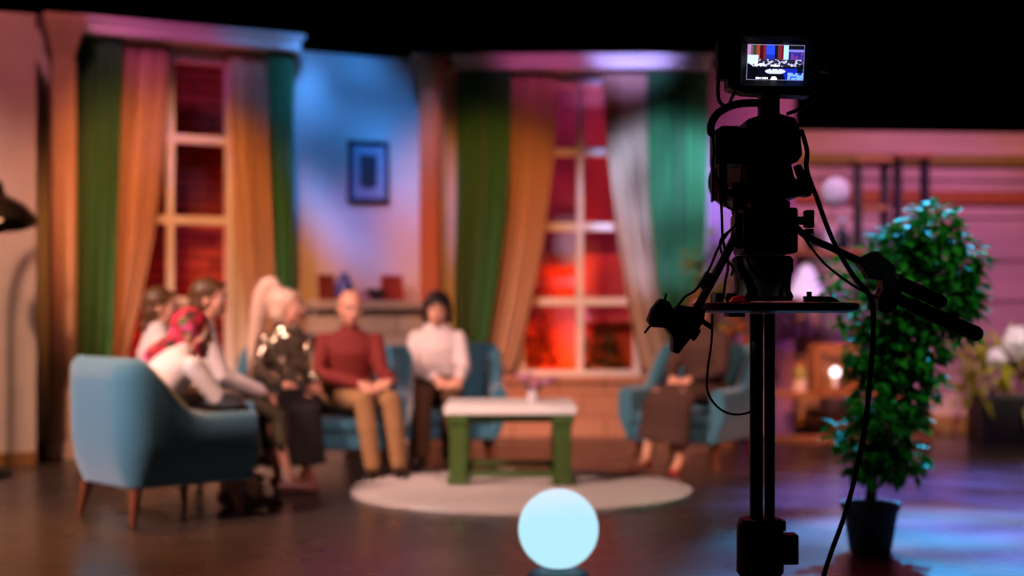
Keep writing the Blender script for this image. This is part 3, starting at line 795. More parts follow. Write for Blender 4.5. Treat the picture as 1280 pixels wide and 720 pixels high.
    if lips:
        lb = ell(B(), H(.0945, 0, -.0575), (.006, .02, .006), R, 12, 6); ell(lb, H(.0905, 0, -.069), (.006, .016, .006), R, 12, 6)
        obj('lips', lb, M_lip, t)
    # --- clothing
    g = .014
    bm = B(); p_, r_ = torso(g)
    if neck == 'low': p_, r_ = p_[:-2] + [S + U * .022], r_[:-2] + [(sw - .065 + g, .066 + g)]
    loft(bm, p_, r_, side=(0, 1, 0), seg=20)
    for i in (0, 1):
        ell(bm, sh_[i], .048 + g)
        m1 = sh_[i].lerp(elbows[i], .4); w_ = elbows[i].lerp(wrists[i], .9)
        pts, rr = [sh_[i], m1, elbows[i]], [.047 + g, .046 + g, .042 + g]
        if sleeve > .6: pts += [elbows[i].lerp(wrists[i], .4), w_]; rr += [.042 + g, .032 + g]
        loft(bm, pts, rr, seg=14)
    if bottom == 'dress' or bottom == 'skirt': pass
    obj('dress' if bottom == 'dress' else 'shirt', bm, top, t, remesh=.011, msmooth=2)
    # collar
    if neck == 'high': obj('collar', lathe(B(), [(.068, -.018), (.064, .016), (.057, .018), (.058, -.018)], N, axis=U, seg=20), top, t)
    if bottom == 'trousers':
        bm = B()
        loft(bm, [P + U * .0, P + U * .03, waist - U * .04], [(.16 * k_ + .02, .11 * k_ + .01), (.17 * k_ + .016, .12 * k_ + .014), (.14 * k_ + .016, .105 * k_ + .014)], side=(0, 1, 0), seg=20)
        for i in (0, 1):
            a_ = feet[i] + V((0, 0, .035))
            loft(bm, [hips[i], hips[i].lerp(knees[i], .5), knees[i], knees[i].lerp(a_, .4), a_], [.1 * k_, .09, .072, .066, .056], seg=16)
        obj('trousers', bm, bmatl, t, remesh=.011, msmooth=2)
    else:
        bm = B(); km = (knees[0] + knees[1]) / 2; fm = (feet[0] + feet[1]) / 2; hz = hem if hem is not None else .22
        kw = abs(knees[0].y - knees[1].y) / 2 + .1
        loft(bm, [V((-.03, 0, z0)), V((.08, 0, z0 + .01)), V((.25, 0, z0)), km + V((-.03, 0, 0)), km + V((.05, 0, -.06)), km.lerp(fm, .45) + V((.02, 0, 0)), V((fm.x + .01, fm.y, hz))],
             [(.18 * k_, .12), (.19 * k_, .1), (kw + .02, .09), (kw, .085), (kw, .085), (kw + .005, .09), (kw + .015, .10)], side=(0, 1, 0), seg=22, round_ends=False)
        obj('skirt', bm, bmatl, t, remesh=.012, msmooth=1)
    for i in (0, 1):
        s = 1 if i == 0 else -1; f0 = feet[i]; tv = V((math.cos(s * .18), math.sin(s * .18), 0)); sd = V((-tv.y, tv.x, 0))
        bm = B()
        if heel:
            loft(bm, [f0 + V((0, 0, -.045 + heel)) - tv * .035, f0 + tv * .06 + V((0, 0, -.052 + heel * .6)), f0 + tv * .165 + V((0, 0, -.06))], [(.034, .026), (.038, .024), (.034, .017)], side=sd, seg=12)
            cyl(bm, f0 - tv * .04 + V((0, 0, -.05 + heel)), f0 - tv * .045 + V((0, 0, -.079)), .018, .008, 10)
        else:
            loft(bm, [f0 + V((0, 0, -.028)) - tv * .035, f0 + tv * .06 + V((0, 0, -.034)), f0 + tv * .17 + V((0, 0, -.05))], [(.039, .045), (.044, .04), (.04, .027)], side=sd, seg=14)
        obj('shoe', bm, shoe, t, remesh=.009, msmooth=2)
    # --- hair
    if hair:
        bm = B()
        if hair == 'scarf':
            ell(bm, H(-.03, 0, .035), (.118, .1, .112), R); ell(bm, H(-.05, 0, -.03), (.10, .092, .12), R)
            loft(bm, [H(-.08, .01, -.04), H(-.17, .01, -.14), H(-.23, .02, -.26), H(-.27, .03, -.40)], [(.085, .05), (.09, .05), (.075, .045), (.05, .03)], side=R @ V((0, 1, 0)), seg=14)
            loft(bm, [H(-.1, -.02, -.05), H(-.19, -.06, -.15), H(-.24, -.08, -.27)], [.045, .045, .03], seg=12)
            loft(bm, [H(.05, .07, -.05), H(.07, .03, -.11), H(.07, -.03, -.11), H(.05, -.07, -.05)], [.018, .02, .02, .018], seg=10)
            obj('headscarf', bm, M_scarf, t, remesh=.009, msmooth=2)
        else:
            ell(bm, H(-.026, 0, .045), (0.111, 0.093, 0.098), R); ell(bm, H(-.05, 0, -.02), (0.080, 0.086, 0.096), R)
            loft(bm, [H(.06, .055, .075), H(.085, 0, .095), H(.06, -.055, .075)], [.012, .014, .012], seg=10)
            if hair == 'short':
                ell(bm, H(-.04, 0, .07), (.1, .095, .085), R)
                for s in (-1, 1):
                    loft(bm, [H(.03, s * .075, .06), H(.01, s * .086, 0), H(-.015, s * .085, -.075)], [.03, .028, .022], seg=10)
                loft(bm, [H(.07, .06, .06), H(.092, .01, .08), H(.075, -.055, .055)], [.022, .026, .02], seg=10)
                loft(bm, [H(-.07, 0, -.02), H(-.06, 0, -.11)], [(.075, .05), (.06, .035)], side=R @ V((0, 1, 0)), seg=12)
            if hair == 'braid':
                ell(bm, H(-.09, 0, .02), (.05, .05, .05), R)
                for k in range(9):
                    ell(bm, H(-.10 - .02 * math.sin(k * .5), .012 * (-1) ** k + .03, -.02 - .032 * k), (.026, .026, .026), R, 12, 8)
            if hair == 'pony':
                ell(bm, H(-.085, 0, .11), (.035, .035, .035), R)
                loft(bm, curve([H(-.06, 0, .10), H(-.105, .005, .165), H(-.16, .01, .10), H(-.205, .015, -.05), H(-.25, .02, -.24), H(-.28, .025, -.44)], 5),
                     [.036 + .032 * math.sin(min(1, k / 10) * PI / 2) - (.045 * max(0, k - 12) / 13) for k in range(26)], seg=14)
            obj('hair', bm, hm, t, remesh=.008, msmooth=2)
    return t

D_ = math.radians
# woman in the red headscarf
person('person in a white jacket and red patterned headscarf leaning forward in the near armchair', (-2.09, 7.93), th1, lean=38, hdir=-D_(48), hpitch=D_(10), headz=-.03, zp=-.02,
       knees=[(.6, .12, .53), (.6, -.1, .53)], feet=[(.65, .13, .08), (.67, -.12, .08)], wrists=[(.52, .1, .66), (.58, -.1, .64)], elbows=[(.33, .25, .67), (.37, -.24, .67)],
       top=M_wcloth, bottom='skirt', bmatl=M_olive, shoe=M_pinkshoe, hair='scarf', hm=M_hairbrown, hem=.25)
# two girls with braids
person('person in white with brown braided hair sitting farther along the loveseat', (-2.37, 9.40), D_(25), lean=4, sw=.155, hdir=-D_(22), top=M_wcloth, bottom='skirt', bmatl=M_olive, shoe=M_pinkshoe, hair='braid', hm=M_hairbrown)
person('person in a white blouse with pinned brown hair directly behind the red headscarf', (-2.03, 8.86), D_(25), lean=14, sw=.155, hdir=-D_(30), zp=.03, headz=.03, top=M_wcloth, bottom='skirt', bmatl=M_olive, shoe=M_pinkshoe, hair='braid', hm=M_hairbrown,
       wrists=[(.42, .12, .66), (.46, -.12, .64)], knees=[(.5, .1, .53), (.5, -.1, .53)], feet=[(.62, .08, .08), (.62, -.14, .08)], hem=.32)
# sequinned woman
person('person with a long blonde ponytail in a sequinned top looking aside', (-1.59, 10.05), D_(-80), lean=6, neck='low', sw=.165, hdir=D_(72), hpitch=-D_(3), top=M_sequin, bottom='skirt', bmatl=M_dark, shoe=M_pinkshoe, hair='pony', hm=M_hairblond,
       wrists=[(.36, .2, .66), (.36, -.02, .66)], knees=[(.49, .12, .55), (.49, -.08, .55)], feet=[(.52, .12, .08), (.50, -.04, .08)], hem=.12)
# bald man
person('person with a bald head in a maroon shirt and khaki trousers, hands clasped', (-1.15, 10.07), D_(-82), lean=10, sw=.19, hdir=D_(14), hpitch=D_(8), top=M_maroon, bottom='trousers', bmatl=M_khaki, shoe=M_shoe, bulk=1.12,
       wrists=[(.38, .27, .68), (.40, .06, .66)], hands=[(.4, -.7, -.15), (.4, .7, -.15)], knees=[(.46, .27, .55), (.5, .08, .55)], feet=[(.40, .32, .08), (.46, .14, .08)], hair=None, lips=True)
# white blouse
person('person in a white blouse with short dark hair seated by the green drape', (-.57, 10.86), D_(-88), lean=6, neck='low', sw=.17, hdir=-D_(4), top=M_wcloth, bottom='trousers', bmatl=M_beige, shoe=M_shoe, hair='short', hm=M_hairdark, bulk=1.1,
       wrists=[(.36, .17, .66), (.36, .0, .66)], knees=[(.48, .12, .53), (.48, -.1, .53)], feet=[(.48, .1, .08), (.48, -.1, .08)], headz=-.02)
# brown dress
person('person in a brown dress and red high heels with hands on the lap', (1.43, 10.58), D_(-124), lean=3, neck='low', sw=.17, hdir=D_(10), top=M_brown, sleeve=1, bottom='skirt', bmatl=M_brown, shoe=M_redshoe, hair='short', hm=M_hairbrown, heel=.05, bulk=1.05,
       wrists=[(.33, .06, .67), (.36, -.08, .67)], knees=[(.49, .07, .55), (.49, -.12, .55)], feet=[(.48, .05, .08), (.62, -.16, .08)], hem=.22)

# ------------------------------------------------------------------ broadcast camera on its pedestal (nearest, in focus)
RY = 4.0
K = RY / F
def rp_(px, py, dy=0): return at(px, py, RY) + V((0, dy, 0))
def pbox(bm, x0, y0, x1, y1, d0, d1):
    a = rp_(x0, y1); c = rp_(x1, y0)
    return bx(a.x, c.x, RY + d0, RY + d1, a.z, c.z, bm)
ped = thing('camera_pedestal', 'black pedestal stand with tray and pan bars carrying the broadcast camera', 'camera stand', (rp_(952, 400).x, RY, 0))
pcam = thing('studio_camera', 'black broadcast camera with a small lit viewfinder on the pedestal', 'camera', (rp_(955, 260).x, RY, rp_(0, 262).z))
def rig(name, bm, m, root=ped, parent=None, **k):
    off = root.location
    for v in bm.verts: v.co -= off
    return obj(name, bm, m, parent or root, **k)
# columns
for px, r in ((945.5, 8.3), (962, 6.6)):
    a = rp_(px, 392); c = rp_(px, 655)
    rig('column', cyl(B(), a, c, r * K, seg=24), M_black)
sl = B(); a = rp_(950, 648); lathe(sl, [(0, -a.z + .12), (.058, -a.z + .12), (.058, -.16), (.066, -.15), (.066, -.02), (.058, 0), (0, 0)], (a.x, RY, a.z), 28)
rig('sleeve', sl, M_black)
pb = B(); pbox(pb, 968, 667, 996, 704, -.03, .03); rig('brake_block', pb, M_black, bevel=.004)
kb = B(); pbox(kb, 966, 650, 981, 663, -.02, .02); rig('clamp_knob', kb, M_black, bevel=.003)
# dolly base on the floor
db = B(); cx = a.x
lathe(db, [(0, .1), (.16, .1), (.16, .16), (.08, .2), (0, .2)], (cx, RY, 0), 28)
rig('base', db, M_black)
for k in range(3):
    an = PI / 2 + k * 2 * PI / 3; d = V((math.cos(an), math.sin(an), 0))
    lg = loft(B(), [V((cx, RY, .14)) + d * .1, V((cx, RY, .12)) + d * .42], [(.045, .03), (.03, .02)], side=V((-d.y, d.x, 0)), seg=12)
    leg = rig('leg', lg, M_black)
    w_ = B(); q = V((cx, RY, .05)) + d * .42; s = V((-d.y, d.x, 0)); cyl(w_, q - s * .015, q + s * .015, .05, seg=24)
    rig('wheel', w_, M_rubber, parent=leg)
# tray
tb = B(); tcn = rp_(968, 384)
lathe(tb, [(0, -.016), (.2, -.016), (.228, -.01), (.233, 0), (.233, .008), (.226, .012), (.222, .006), (0, .006)], tcn, 56)
rig('tray', tb, mat('tray_black', '#15181a', .35, spec=.5))
ur = B(); pbox(ur, 872, 388, 880, 397, -.02, .02); pbox(ur, 908, 391, 928, 396, -.05, .05); rig('tray_clip', ur, M_black, bevel=.002)
# bowl + fluid head
bw = B(); bc = rp_(953, 376)
lathe(bw, [(0, 0), (.082, 0), (.086, .012), (.078, .03), (.08, .07), (.086, .085), (.086, .115), (.078, .125), (0, .125)], (bc.x, RY, bc.z), 32)
rig('bowl', bw, M_black)
hd = B(); pbox(hd, 924, 262, 990, 318, -.09, .12); pbox(hd, 930, 254, 978, 266, -.12, .16); pbox(hd, 916, 268, 926, 312, -.05, .05)
rig('fluid_head', hd, M_black, bevel=.008)
lv_ = B(); pbox(lv_, 990, 271, 1012, 281, -.02, .01); pbox(lv_, 1005, 263, 1016, 285, -.025, .015); rig('tilt_lever', lv_, M_black, bevel=.003)
rig('label_plate', pbox(B(), 1006, 286, 1016, 293, -.012, .006), mat('label_white', '#cdb7c4', .5), bevel=.001)
for (px, py, r) in ((895, 374, 8), (912, 376, 6), (926, 371, 5)): dk = lathe(B(), [(0, 0), (r * K, 0), (r * K, .02), (r * K * .8, .026), (0, .026)], rp_(px, 378, -.02 if r != 5 else .03), 16); rig('tray_knob', dk, M_black)
# right pan bar with two grips
bar = rig('pan_bar', tube(B(), [rp_(992, 282), rp_(1010, 298, -.02), rp_(1035, 313, -.08), rp_(1070, 334, -.14)], 4.6 * K, 6, 12), M_black)
cb = B()
def prism(bm, poly, d0, d1):
    f0 = [bm.verts.new(rp_(x, y, d0)) for x, y in poly]; f1 = [bm.verts.new(rp_(x, y, d1)) for x, y in poly]
    bm.faces.new(f0); bm.faces.new(f1[::-1]); n = len(poly)
    for k in range(n): bm.faces.new((f0[k], f0[(k + 1) % n], f1[(k + 1) % n], f1[k]))
    return bm
prism(cb, [(1056, 333), (1062, 324), (1076, 317), (1082, 320), (1100, 335), (1098, 347), (1082, 352), (1068, 350), (1063, 340)], -.17, -.11)
rig('clamp', cb, M_black, parent=bar, bevel=.003)
cb = B(); prism(cb, [(1082, 345), (1100, 345), (1106, 356), (1104, 372), (1098, 388), (1086, 392), (1077, 388), (1078, 374), (1084, 362)], -.18, -.11)
rig('clamp_block', cb, M_black, parent=bar, bevel=.004)
gp = B(); loft(gp, [rp_(1094, 349, -.15), rp_(1146, 378, -.22)], [8.5 * K, 8.2 * K], seg=18); rig('grip', gp, M_rubber, parent=bar, bevel=.003)
gp = B(); loft(gp, [rp_(1088, 366, -.13), rp_(1120, 384, -.19)], [7 * K, 7.2 * K], seg=18); loft(gp, [rp_(1118, 383, -.185), rp_(1179, 415, -.28)], [9 * K, 9 * K], seg=18); rig('grip', gp, M_rubber, parent=bar, bevel=.003)
# left pan bar with zoom control
bar = rig('pan_bar', tube(B(), [rp_(922, 284), rp_(914, 302, -.03), rp_(886, 348, -.1), rp_(838, 424, -.2)], 5.2 * K, 6, 12), M_black)
z_ = B(); prism(z_, [(822, 392), (838, 382), (868, 386), (866, 402), (848, 424), (836, 440), (829, 437), (830, 420), (820, 408)], -.24, -.16)
zc = rig('zoom_control', z_, M_black, parent=bar, bevel=.005)
z_ = B(); prism(z_, [(801, 400), (806, 386), (816, 374), (826, 378), (831, 388), (822, 409), (806, 408)], -.23, -.15); tube(z_, [rp_(821, 378, -.2), rp_(823, 369, -.2)], 1.6 * K, 2, 8); tube(z_, [rp_(806, 404, -.2), rp_(798, 414, -.2)], 1.6 * K, 2, 8)
rig('thumb_wheel', z_, M_black, parent=bar, bevel=.004)
z_ = B(); prism(z_, [(866, 358), (876, 340), (886, 347), (874, 365)], -.13, -.09); rig('cable_clip', z_, M_black, parent=bar, bevel=.002)
z_ = B(); loft(z_, [rp_(868, 400, -.15), rp_(879, 408, -.15)], 3.2 * K, seg=10); loft(z_, [rp_(863, 413, -.16), rp_(858, 421, -.16)], 3.6 * K, seg=10); rig('lever', z_, M_black, parent=bar)
# camera body
cbm = B()
prism(cbm, [(930, 152), (948, 146), (972, 145), (990, 150), (996, 164), (999, 196), (993, 204), (985, 206), (989, 223), (998, 231), (1004, 238), (1000, 246), (978, 250), (976, 262), (934, 262), (930, 240), (928, 206)], -.05, .28)
rig('body', cbm, M_black, pcam, bevel=.006)
rig('rear_socket', pbox(B(), 954, 168, 970, 185, -.056, -.048), mat('socket_grey', '#1a1e24', .5), pcam, bevel=.002)
x = B(); pbox(x, 893, 162, 930, 206, -.03, .1); pbox(x, 899, 158, 924, 164, -.02, .08); rig('battery_box', x, M_black, pcam, bevel=.008)
x = B(); pbox(x, 891, 207, 930, 250, .02, .026); sp_m = mat('smoked_panel', '#2a1a18', .3)
_n = sp_m.node_tree; _t = _n.nodes.new('ShaderNodeBsdfTransparent'); _t.inputs['Color'].default_value = (.85, .66, .62, 1); _x = _n.nodes.new('ShaderNodeMixShader'); _x.inputs['Fac'].default_value = .9
_n.links.new(_n.nodes['Principled BSDF'].outputs[0], _x.inputs[1]); _n.links.new(_t.outputs[0], _x.inputs[2]); _n.links.new(_x.outputs[0], _n.nodes['Material Output'].inputs['Surface'])
rig('side_panel', x, sp_m, pcam, bevel=.002)
fr2 = B()
for a_ in ((890, 206, 893, 252), (899, 206, 909, 252), (916, 228, 928, 262), (906, 236, 920, 246), (926, 206, 931, 264)): pbox(fr2, *a_, 0, .03)
rig('side_bracket', fr2, M_black, pcam, bevel=.002)
x = B(); prism(x, [(995, 206), (1001, 205), (1008, 216), (1013, 236), (1010, 244), (1003, 244), (1003, 229)], .0, .05); rig('right_bracket', x, M_black, pcam, bevel=.003)
x = B(); prism(x, [(1001, 228), (1012, 226), (1016, 236), (1012, 246), (1002, 245)], -.02, .04); rig('connector', x, M_black, pcam, bevel=.003)
ln = B(); lc = rp_(958, 205, .28)
lathe(ln, [(0, 0), (.06, 0), (.065, .05), (.055, .09), (.075, .12), (.08, .26), (.085, .27), (.085, .3), (.07, .3), (.065, .24), (0, .22)], lc, 32, axis=(0, 1, 0)); rig('lens', ln, M_black, pcam)
hn = B(); loft(hn, curve([rp_(889, 166), rp_(889, 156), rp_(896, 143), rp_(912, 133), rp_(932, 129), rp_(956, 131), rp_(962, 146, .03)], 6), 5 * K, seg=12)
rig('handle', hn, M_rubber, pcam)
kn = B(); cyl(kn, rp_(1020, 86), rp_(1033, 86.5), 4 * K, seg=14); cyl(kn, rp_(1033, 86.5), rp_(1038, 86.7), 6 * K, seg=14); rig('tilt_knob', kn, M_black, pcam)
# viewfinder
vf = B(); prism(vf, [(906, 50), (914, 44), (1008, 42), (1020, 50), (1021, 112), (1010, 122), (930, 118), (908, 112)], -.035, .05)
vfo = rig('viewfinder', vf, M_black, pcam, bevel=.006)
bz = B()
for q in ([(922, 50), (1012, 50), (1003, 59), (931, 57)], [(922, 50), (931, 57), (929, 103), (920, 112)], [(1012, 50), (1014, 113), (1001, 104), (1003, 59)], [(920, 112), (929, 103), (1001, 104), (1014, 113)]):
    vs = [bz.verts.new(rp_(x_, y_, -.037 if (k not in ()) else 0)) for k, (x_, y_) in enumerate(q)]
    # the rim stands proud of the glass
    for v, (x_, y_) in zip(vs, q):
        inner = 925 < x_ < 1008
        v.co.y = RY + (-.038 if inner else -.062)
    bz.faces.new(vs)
rig('hood', bz, M_black, pcam, parent=vfo, smooth=False, solid=.003)
# what the viewfinder shows: the set itself, in small
NX, NY = 96, 60
def shot(x, y):
    """x, y in 0..1 from the upper corner"""
    n = noise.noise(V((x * 17, y * 13, 2)))
    c = (.02, .02, .03)
    if y < .55:
        c = (.12, .08, .25)
        if x < .06: c = (.5, .35, .5)
        elif x < .1: c = (.35, .2, .3)
        elif x < .16: c = (.08, .2, .08)
        elif x < .22: c = (.45, .16, .12)
        elif x < .28: c = (.2, .02, .05)
        elif x < .33: c = (.3, .1, .12)
        elif x < .48: c = (.1, .2, .75) if y < .28 else (.08, .12, .5)
        elif x < .53: c = (.03, .04, .06)
        elif x < .6: c = (.3, .1, .15)
        elif x < .64: c = (.3, .02, .06)
        elif x < .72: c = (.5, .65, .8)
        elif y < .14: c = (.03, .03, .06)
        elif y < .2: c = (.35, .35, .7)
        else: c = (.1, .1, .4) if n > 0 else (.3, .15, .4)
    if x < .2 and .3 < y < .7 - (.2 - x): c = (.6, .65, .72)
    if .42 < y < .66 and .2 < x < .95:
        c = (.1, .09, .16) if n < .1 else (.55, .55, .65)
    if .5 < y < .68 and .1 < x < .3: c = (.75, .75, .85) if n > -.15 else (.15, .12, .2)
    if y > .62: c = (.02, .02, .06)
    if y > .66 and x > .6 + (y - .6) * .2: c = (.05, .1, .5)
    if y > .78 and x > .72: c = (.35, .5, .95) if n > -.2 else (.1, .15, .6)
    if y > .66 and x < .18: c = (.01, .015, .03)
    if ((x - .5) / .175) ** 2 + ((y - .75) / .075) ** 2 < 1: c = (.6, .62, .75)
    if .42 < x < .57 and .57 < y < .61: c = (.85, .85, .95)
    if (.43 < x < .45 or .54 < x < .56) and .6 < y < .72: c = (.05, .05, .08)
    if ((x - .93) / .05) ** 2 + ((y - .72) / .14) ** 2 < 1 and n > -.25: c = (.01, .03, .03)
    if ((x - .48) / .05) ** 2 + ((y - .97) / .075) ** 2 < 1: c = (1, 1, 1)
    if .91 < y < .965 and (.16 < x < .245 or .275 < x < .375) and math.sin(x * 260) > -.55: c = (.9, .9, .9)
    if (x < .015 or x > .985 or y < .02 or y > .975): c = (.35, .35, .45)
    return c
sb = B(); lay = sb.loops.layers.color.new('shot')
ctl, ctr, cbl, cbr = rp_(932, 58, -.0365), rp_(1003, 59.5, -.0365), rp_(930, 102.5, -.0365), rp_(1001, 103.5, -.0365)
pt_ = lambda u, v: ctl.lerp(ctr, u).lerp(cbl.lerp(cbr, u), v)
gv = [[sb.verts.new(pt_(i / NX, j / NY)) for i in range(NX + 1)] for j in range(NY + 1)]
for j in range(NY):
    for i in range(NX):
        fc = sb.faces.new((gv[j][i], gv[j][i + 1], gv[j + 1][i + 1], gv[j + 1][i]))
        c = shot((i + .5) / NX, (j + .5) / NY)
        for l in fc.loops: l[lay] = (*c, 1)
sm_ = bpy.data.materials.new('viewfinder_picture'); sm_.use_nodes = True
nt = sm_.node_tree; b = nt.nodes['Principled BSDF']; b.inputs['Base Color'].default_value = (0.01, .01, .01, 1); b.inputs['Roughness'].default_value = .2
at_ = nt.nodes.new('ShaderNodeVertexColor'); at_.layer_name = 'shot'
nt.links.new(at_.outputs['Color'], b.inputs['Emission Color']); b.inputs['Emission Strength'].default_value = 2.0
rig('screen', sb, sm_, pcam, parent=vfo, smooth=False)
x = B(); pbox(x, 950, 118, 974, 150, -.01, .04); rig('viewfinder_mount', x, M_black, pcam); x = B(); tube(x, [rp_(1014, 108), rp_(1016, 122), rp_(1004, 134), rp_(985, 142)], 2.5 * K, 5, 8); rig('viewfinder_arm', x, M_black, pcam); x = B(); tube(x, [rp_(903, 70), rp_(898, 100), rp_(899, 126), rp_(912, 136)], 2.5 * K, 5, 8); tube(x, [rp_(920, 112), rp_(914, 124), rp_(910, 135)], 2 * K, 4, 8)
rig('viewfinder_cord', x, M_black, pcam)
pt2 = B(); pbox(pt2, 896, 52, 908, 100, -.02, .03); rig('sun_visor', pt2, M_black, pcam, bevel=.004)
# cables
def cable(label, pts, r, group=None, m=M_rubber):
    o = obj('cable', tube(B(), [rp_(*p) for p in pts], r * K, 8, 10), m); tag(o, label, 'cable', group); return o
cable('thick black cable hanging from the camera past the tray down beside the pot', [(1004, 163, .02), (1006, 190, -.03), (1003, 215, -.06), (1014, 252, -.08), (1030, 300, -.1), (1044, 345, -.2), (1055, 372, -.29), (1058, 400, -.3), (1056, 470, -.28), (1050, 540, -.26), (1036, 620, -.22), (1020, 680, -.18), (1010, 722, -.16), (985, 800, -.2), (975, 895, -.3)], 3.1)
cable('thin black cable looping below the tray from the zoom control to the column', [(884, 393, -.1), (882, 425, -.12), (876, 460, -.14), (876, 486, -.14), (888, 504, -.12), (905, 514, -.08), (922, 516, -.06), (937, 513, -.035)], 1.4)
cable('thin black cable curving from the fluid head to the zoom control', [(908, 290, -.06), (892, 312, -.09), (878, 338, -.14), (862, 362, -.16), (846, 372, -.19), (836, 384, -.2)], 1.5)
cable('thin black cable hanging under the pan bar with two grips', [(1000, 292, -.03), (1006, 306, -.05), (1022, 332, -.1), (1046, 355, -.15), (1066, 367, -.16), (1082, 375, -.16)], 1.6)
cable('black cable draped down the side of the camera from its handle', [(889, 160, -.01), (890, 190, -.04), (889, 212, -.04), (898, 234, -.03), (900, 262, -.03), (901, 300, -.04), (908, 330, -.03), (904, 352, -.04), (902, 372, -.03)], 1.8)
cable('black cord knotted around the side bracket of the camera', [(905, 206, -.02), (903, 240, -.02), (906, 258, -.03), (918, 268, -.06), (914, 284, -.06), (898, 300, -.05), (900, 318, -.04), (912, 334, -.05), (911, 344, -.05)], 1.6)
# odds and ends on the tray
o = B(); prism(o, [(908, 378), (913, 371), (930, 368), (936, 372), (934, 378)], -.06, .02)
o = obj('clip', o, mat('red_plastic', '#c01024', .4), bevel=.003); tag(o, 'small red plastic clip lying on the camera tray', 'clip')
o = thing('tool', 'slim grey green tool with a tapered red end on the camera tray', 'tool', rp_(1000, 378.4, -.08))
x = B(); prism(x, [(998, 378), (998, 370.5), (1022, 370.5), (1021, 378)], -.09, -.06)
for v in x.verts: v.co -= o.location
obj('handle', x, mat('grey_green', '#4f6b60', .35, metal=.4), o, bevel=.002)
x = B(); prism(x, [(1021, 378), (1023, 370.5), (1032, 371.5), (1041, 376.5), (1042, 378)], -.09, -.06)
for v in x.verts: v.co -= o.location
obj('tip', x, mat('dull_red', '#6a2f2c', .4), o, bevel=.002)
x = B(); prism(x, [(1002, 370.5), (1002, 365), (1007, 365), (1007, 370.5)], -.085, -.065)
for v in x.verts: v.co -= o.location
obj('button', x, M_black, o, bevel=.001)

# ------------------------------------------------------------------ lights
def spot(name, loc, aim, power, col, angle=40, blend=.5, size=.15, gobo=None):
    l = bpy.data.lights.new(name, 'SPOT'); l.energy = power; l.color = col; l.spot_size = math.radians(angle); l.spot_blend = blend; l.shadow_soft_size = size
    o = bpy.data.objects.new(name, l); C.objects.link(o); o.location = loc
    o.rotation_euler = (V(aim) - V(loc)).to_track_quat('-Z', 'Y').to_euler()
    if gobo:
        sc, lo, hi, st = gobo
        l.use_nodes = True; nt = l.node_tree; em = nt.nodes['Emission']
        tc = nt.nodes.new('ShaderNodeTexCoord'); mp = nt.nodes.new('ShaderNodeMapping'); mp.inputs['Scale'].default_value = st
        nz = nt.nodes.new('ShaderNodeTexNoise'); nz.inputs['Scale'].default_value = sc; nz.inputs['Detail'].default_value = 1.5
        mr = nt.nodes.new('ShaderNodeMapRange'); mr.inputs['From Min'].default_value = .42; mr.inputs['From Max'].default_value = .58; mr.inputs['To Min'].default_value = lo; mr.inputs['To Max'].default_value = hi
        nt.links.new(tc.outputs['Normal'], mp.inputs['Vector']); nt.links.new(mp.outputs['Vector'], nz.inputs['Vector']); nt.links.new(nz.outputs['Fac'], mr.inputs['Value']); nt.links.new(mr.outputs['Result'], em.inputs['Strength'])
    return o
#LIGHTS
PEACH = (1, .62, .45); ORANGE = (1, .33, .07); RED = (1, .03, .02); BLUE = (.10, .36, 1); MAG = (1, .12, .5); LAV = (.62, .5, 1); CYAN = (.08, .5, 1)
# warm key over the guests, from the left and front of the set
spot('key_light', (-6.2, 3.2, 6.4), (-.9, 9.6, .5), 4600, (1, .62, .53), 36, .7, size=.55)
spot('key_light', (3.6, 3.0, 6.2), (1.4, 10.5, .8), 1500, (1, .52, .38), 14, .7)
spot('key_light', (1.5, 2.0, 6.5), (-.9, 10.0, .7), 1700, (1, .56, .52), 19, .7)
# cool light from the side of the set on the near armchair
spot('side_light', (-8.2, 4.4, 2.6), (-2.4, 7.8, .6), 700, (.45, .66, 1), 11, .6)
# warm wash on the wing wall
spot('wash_light', (-5.2, 6.0, 5.5), (-3.9, 10.8, .7), 1500, (1, .56, .40), 30, .9)
spot('wash_light', (-3.0, 6.0, 6.8), (-3.8, 10.7, 3.0), 520, (1, .27, .34), 26, .9)
# orange and red on the floor
spot('floor_light', (-3.4, 8.8, 7.0), (-2.8, 6.2, 0), 2400, (1, .36, .06), 40, .9)
spot('floor_light', (-.2, 9.0, 7.5), (.1, 5.5, 0), 1500, (1, .04, .16), 30, .9)
# first bay
spot('wash_light', (-2.2, 7.3, 5.2), (-2.65, 11.7, 1.7), 1150, ORANGE, 28, .7)
spot('wash_light', (-3.4, 8.0, 4.6), (-2.9, 11.4, 3.48), 200, (1, .16, .6), 17, .7)
spot('wash_light', (-1.0, 8.0, 5.6), (-2.0, 11.9, 3.4), 260, (.2, .4, 1), 14, .8)
spot('wash_light', (-1.6, 7.0, 4.6), (-2.7, 11.8, 2.5), 170, (.42, .34, 1), 9, .5)
# blue and magenta on the wall between the bays
spot('wash_light', (-.9, 8.3, 6.0), (-1.35, 12.6, 2.6), 1500, (.04, .30, 1), 17, .35, gobo=(9, .4, 1.2, (1, 1, 3)))
spot('wash_light', (-1.9, 8.4, 5.2), (-1.1, 12.7, 1.6), 300, (.8, .08, .7), 13, .5)
spot('wash_light', (.2, 8.4, 5.2), (-1.6, 12.4, 1.75), 170, (1, .4, .2), 7, .6)
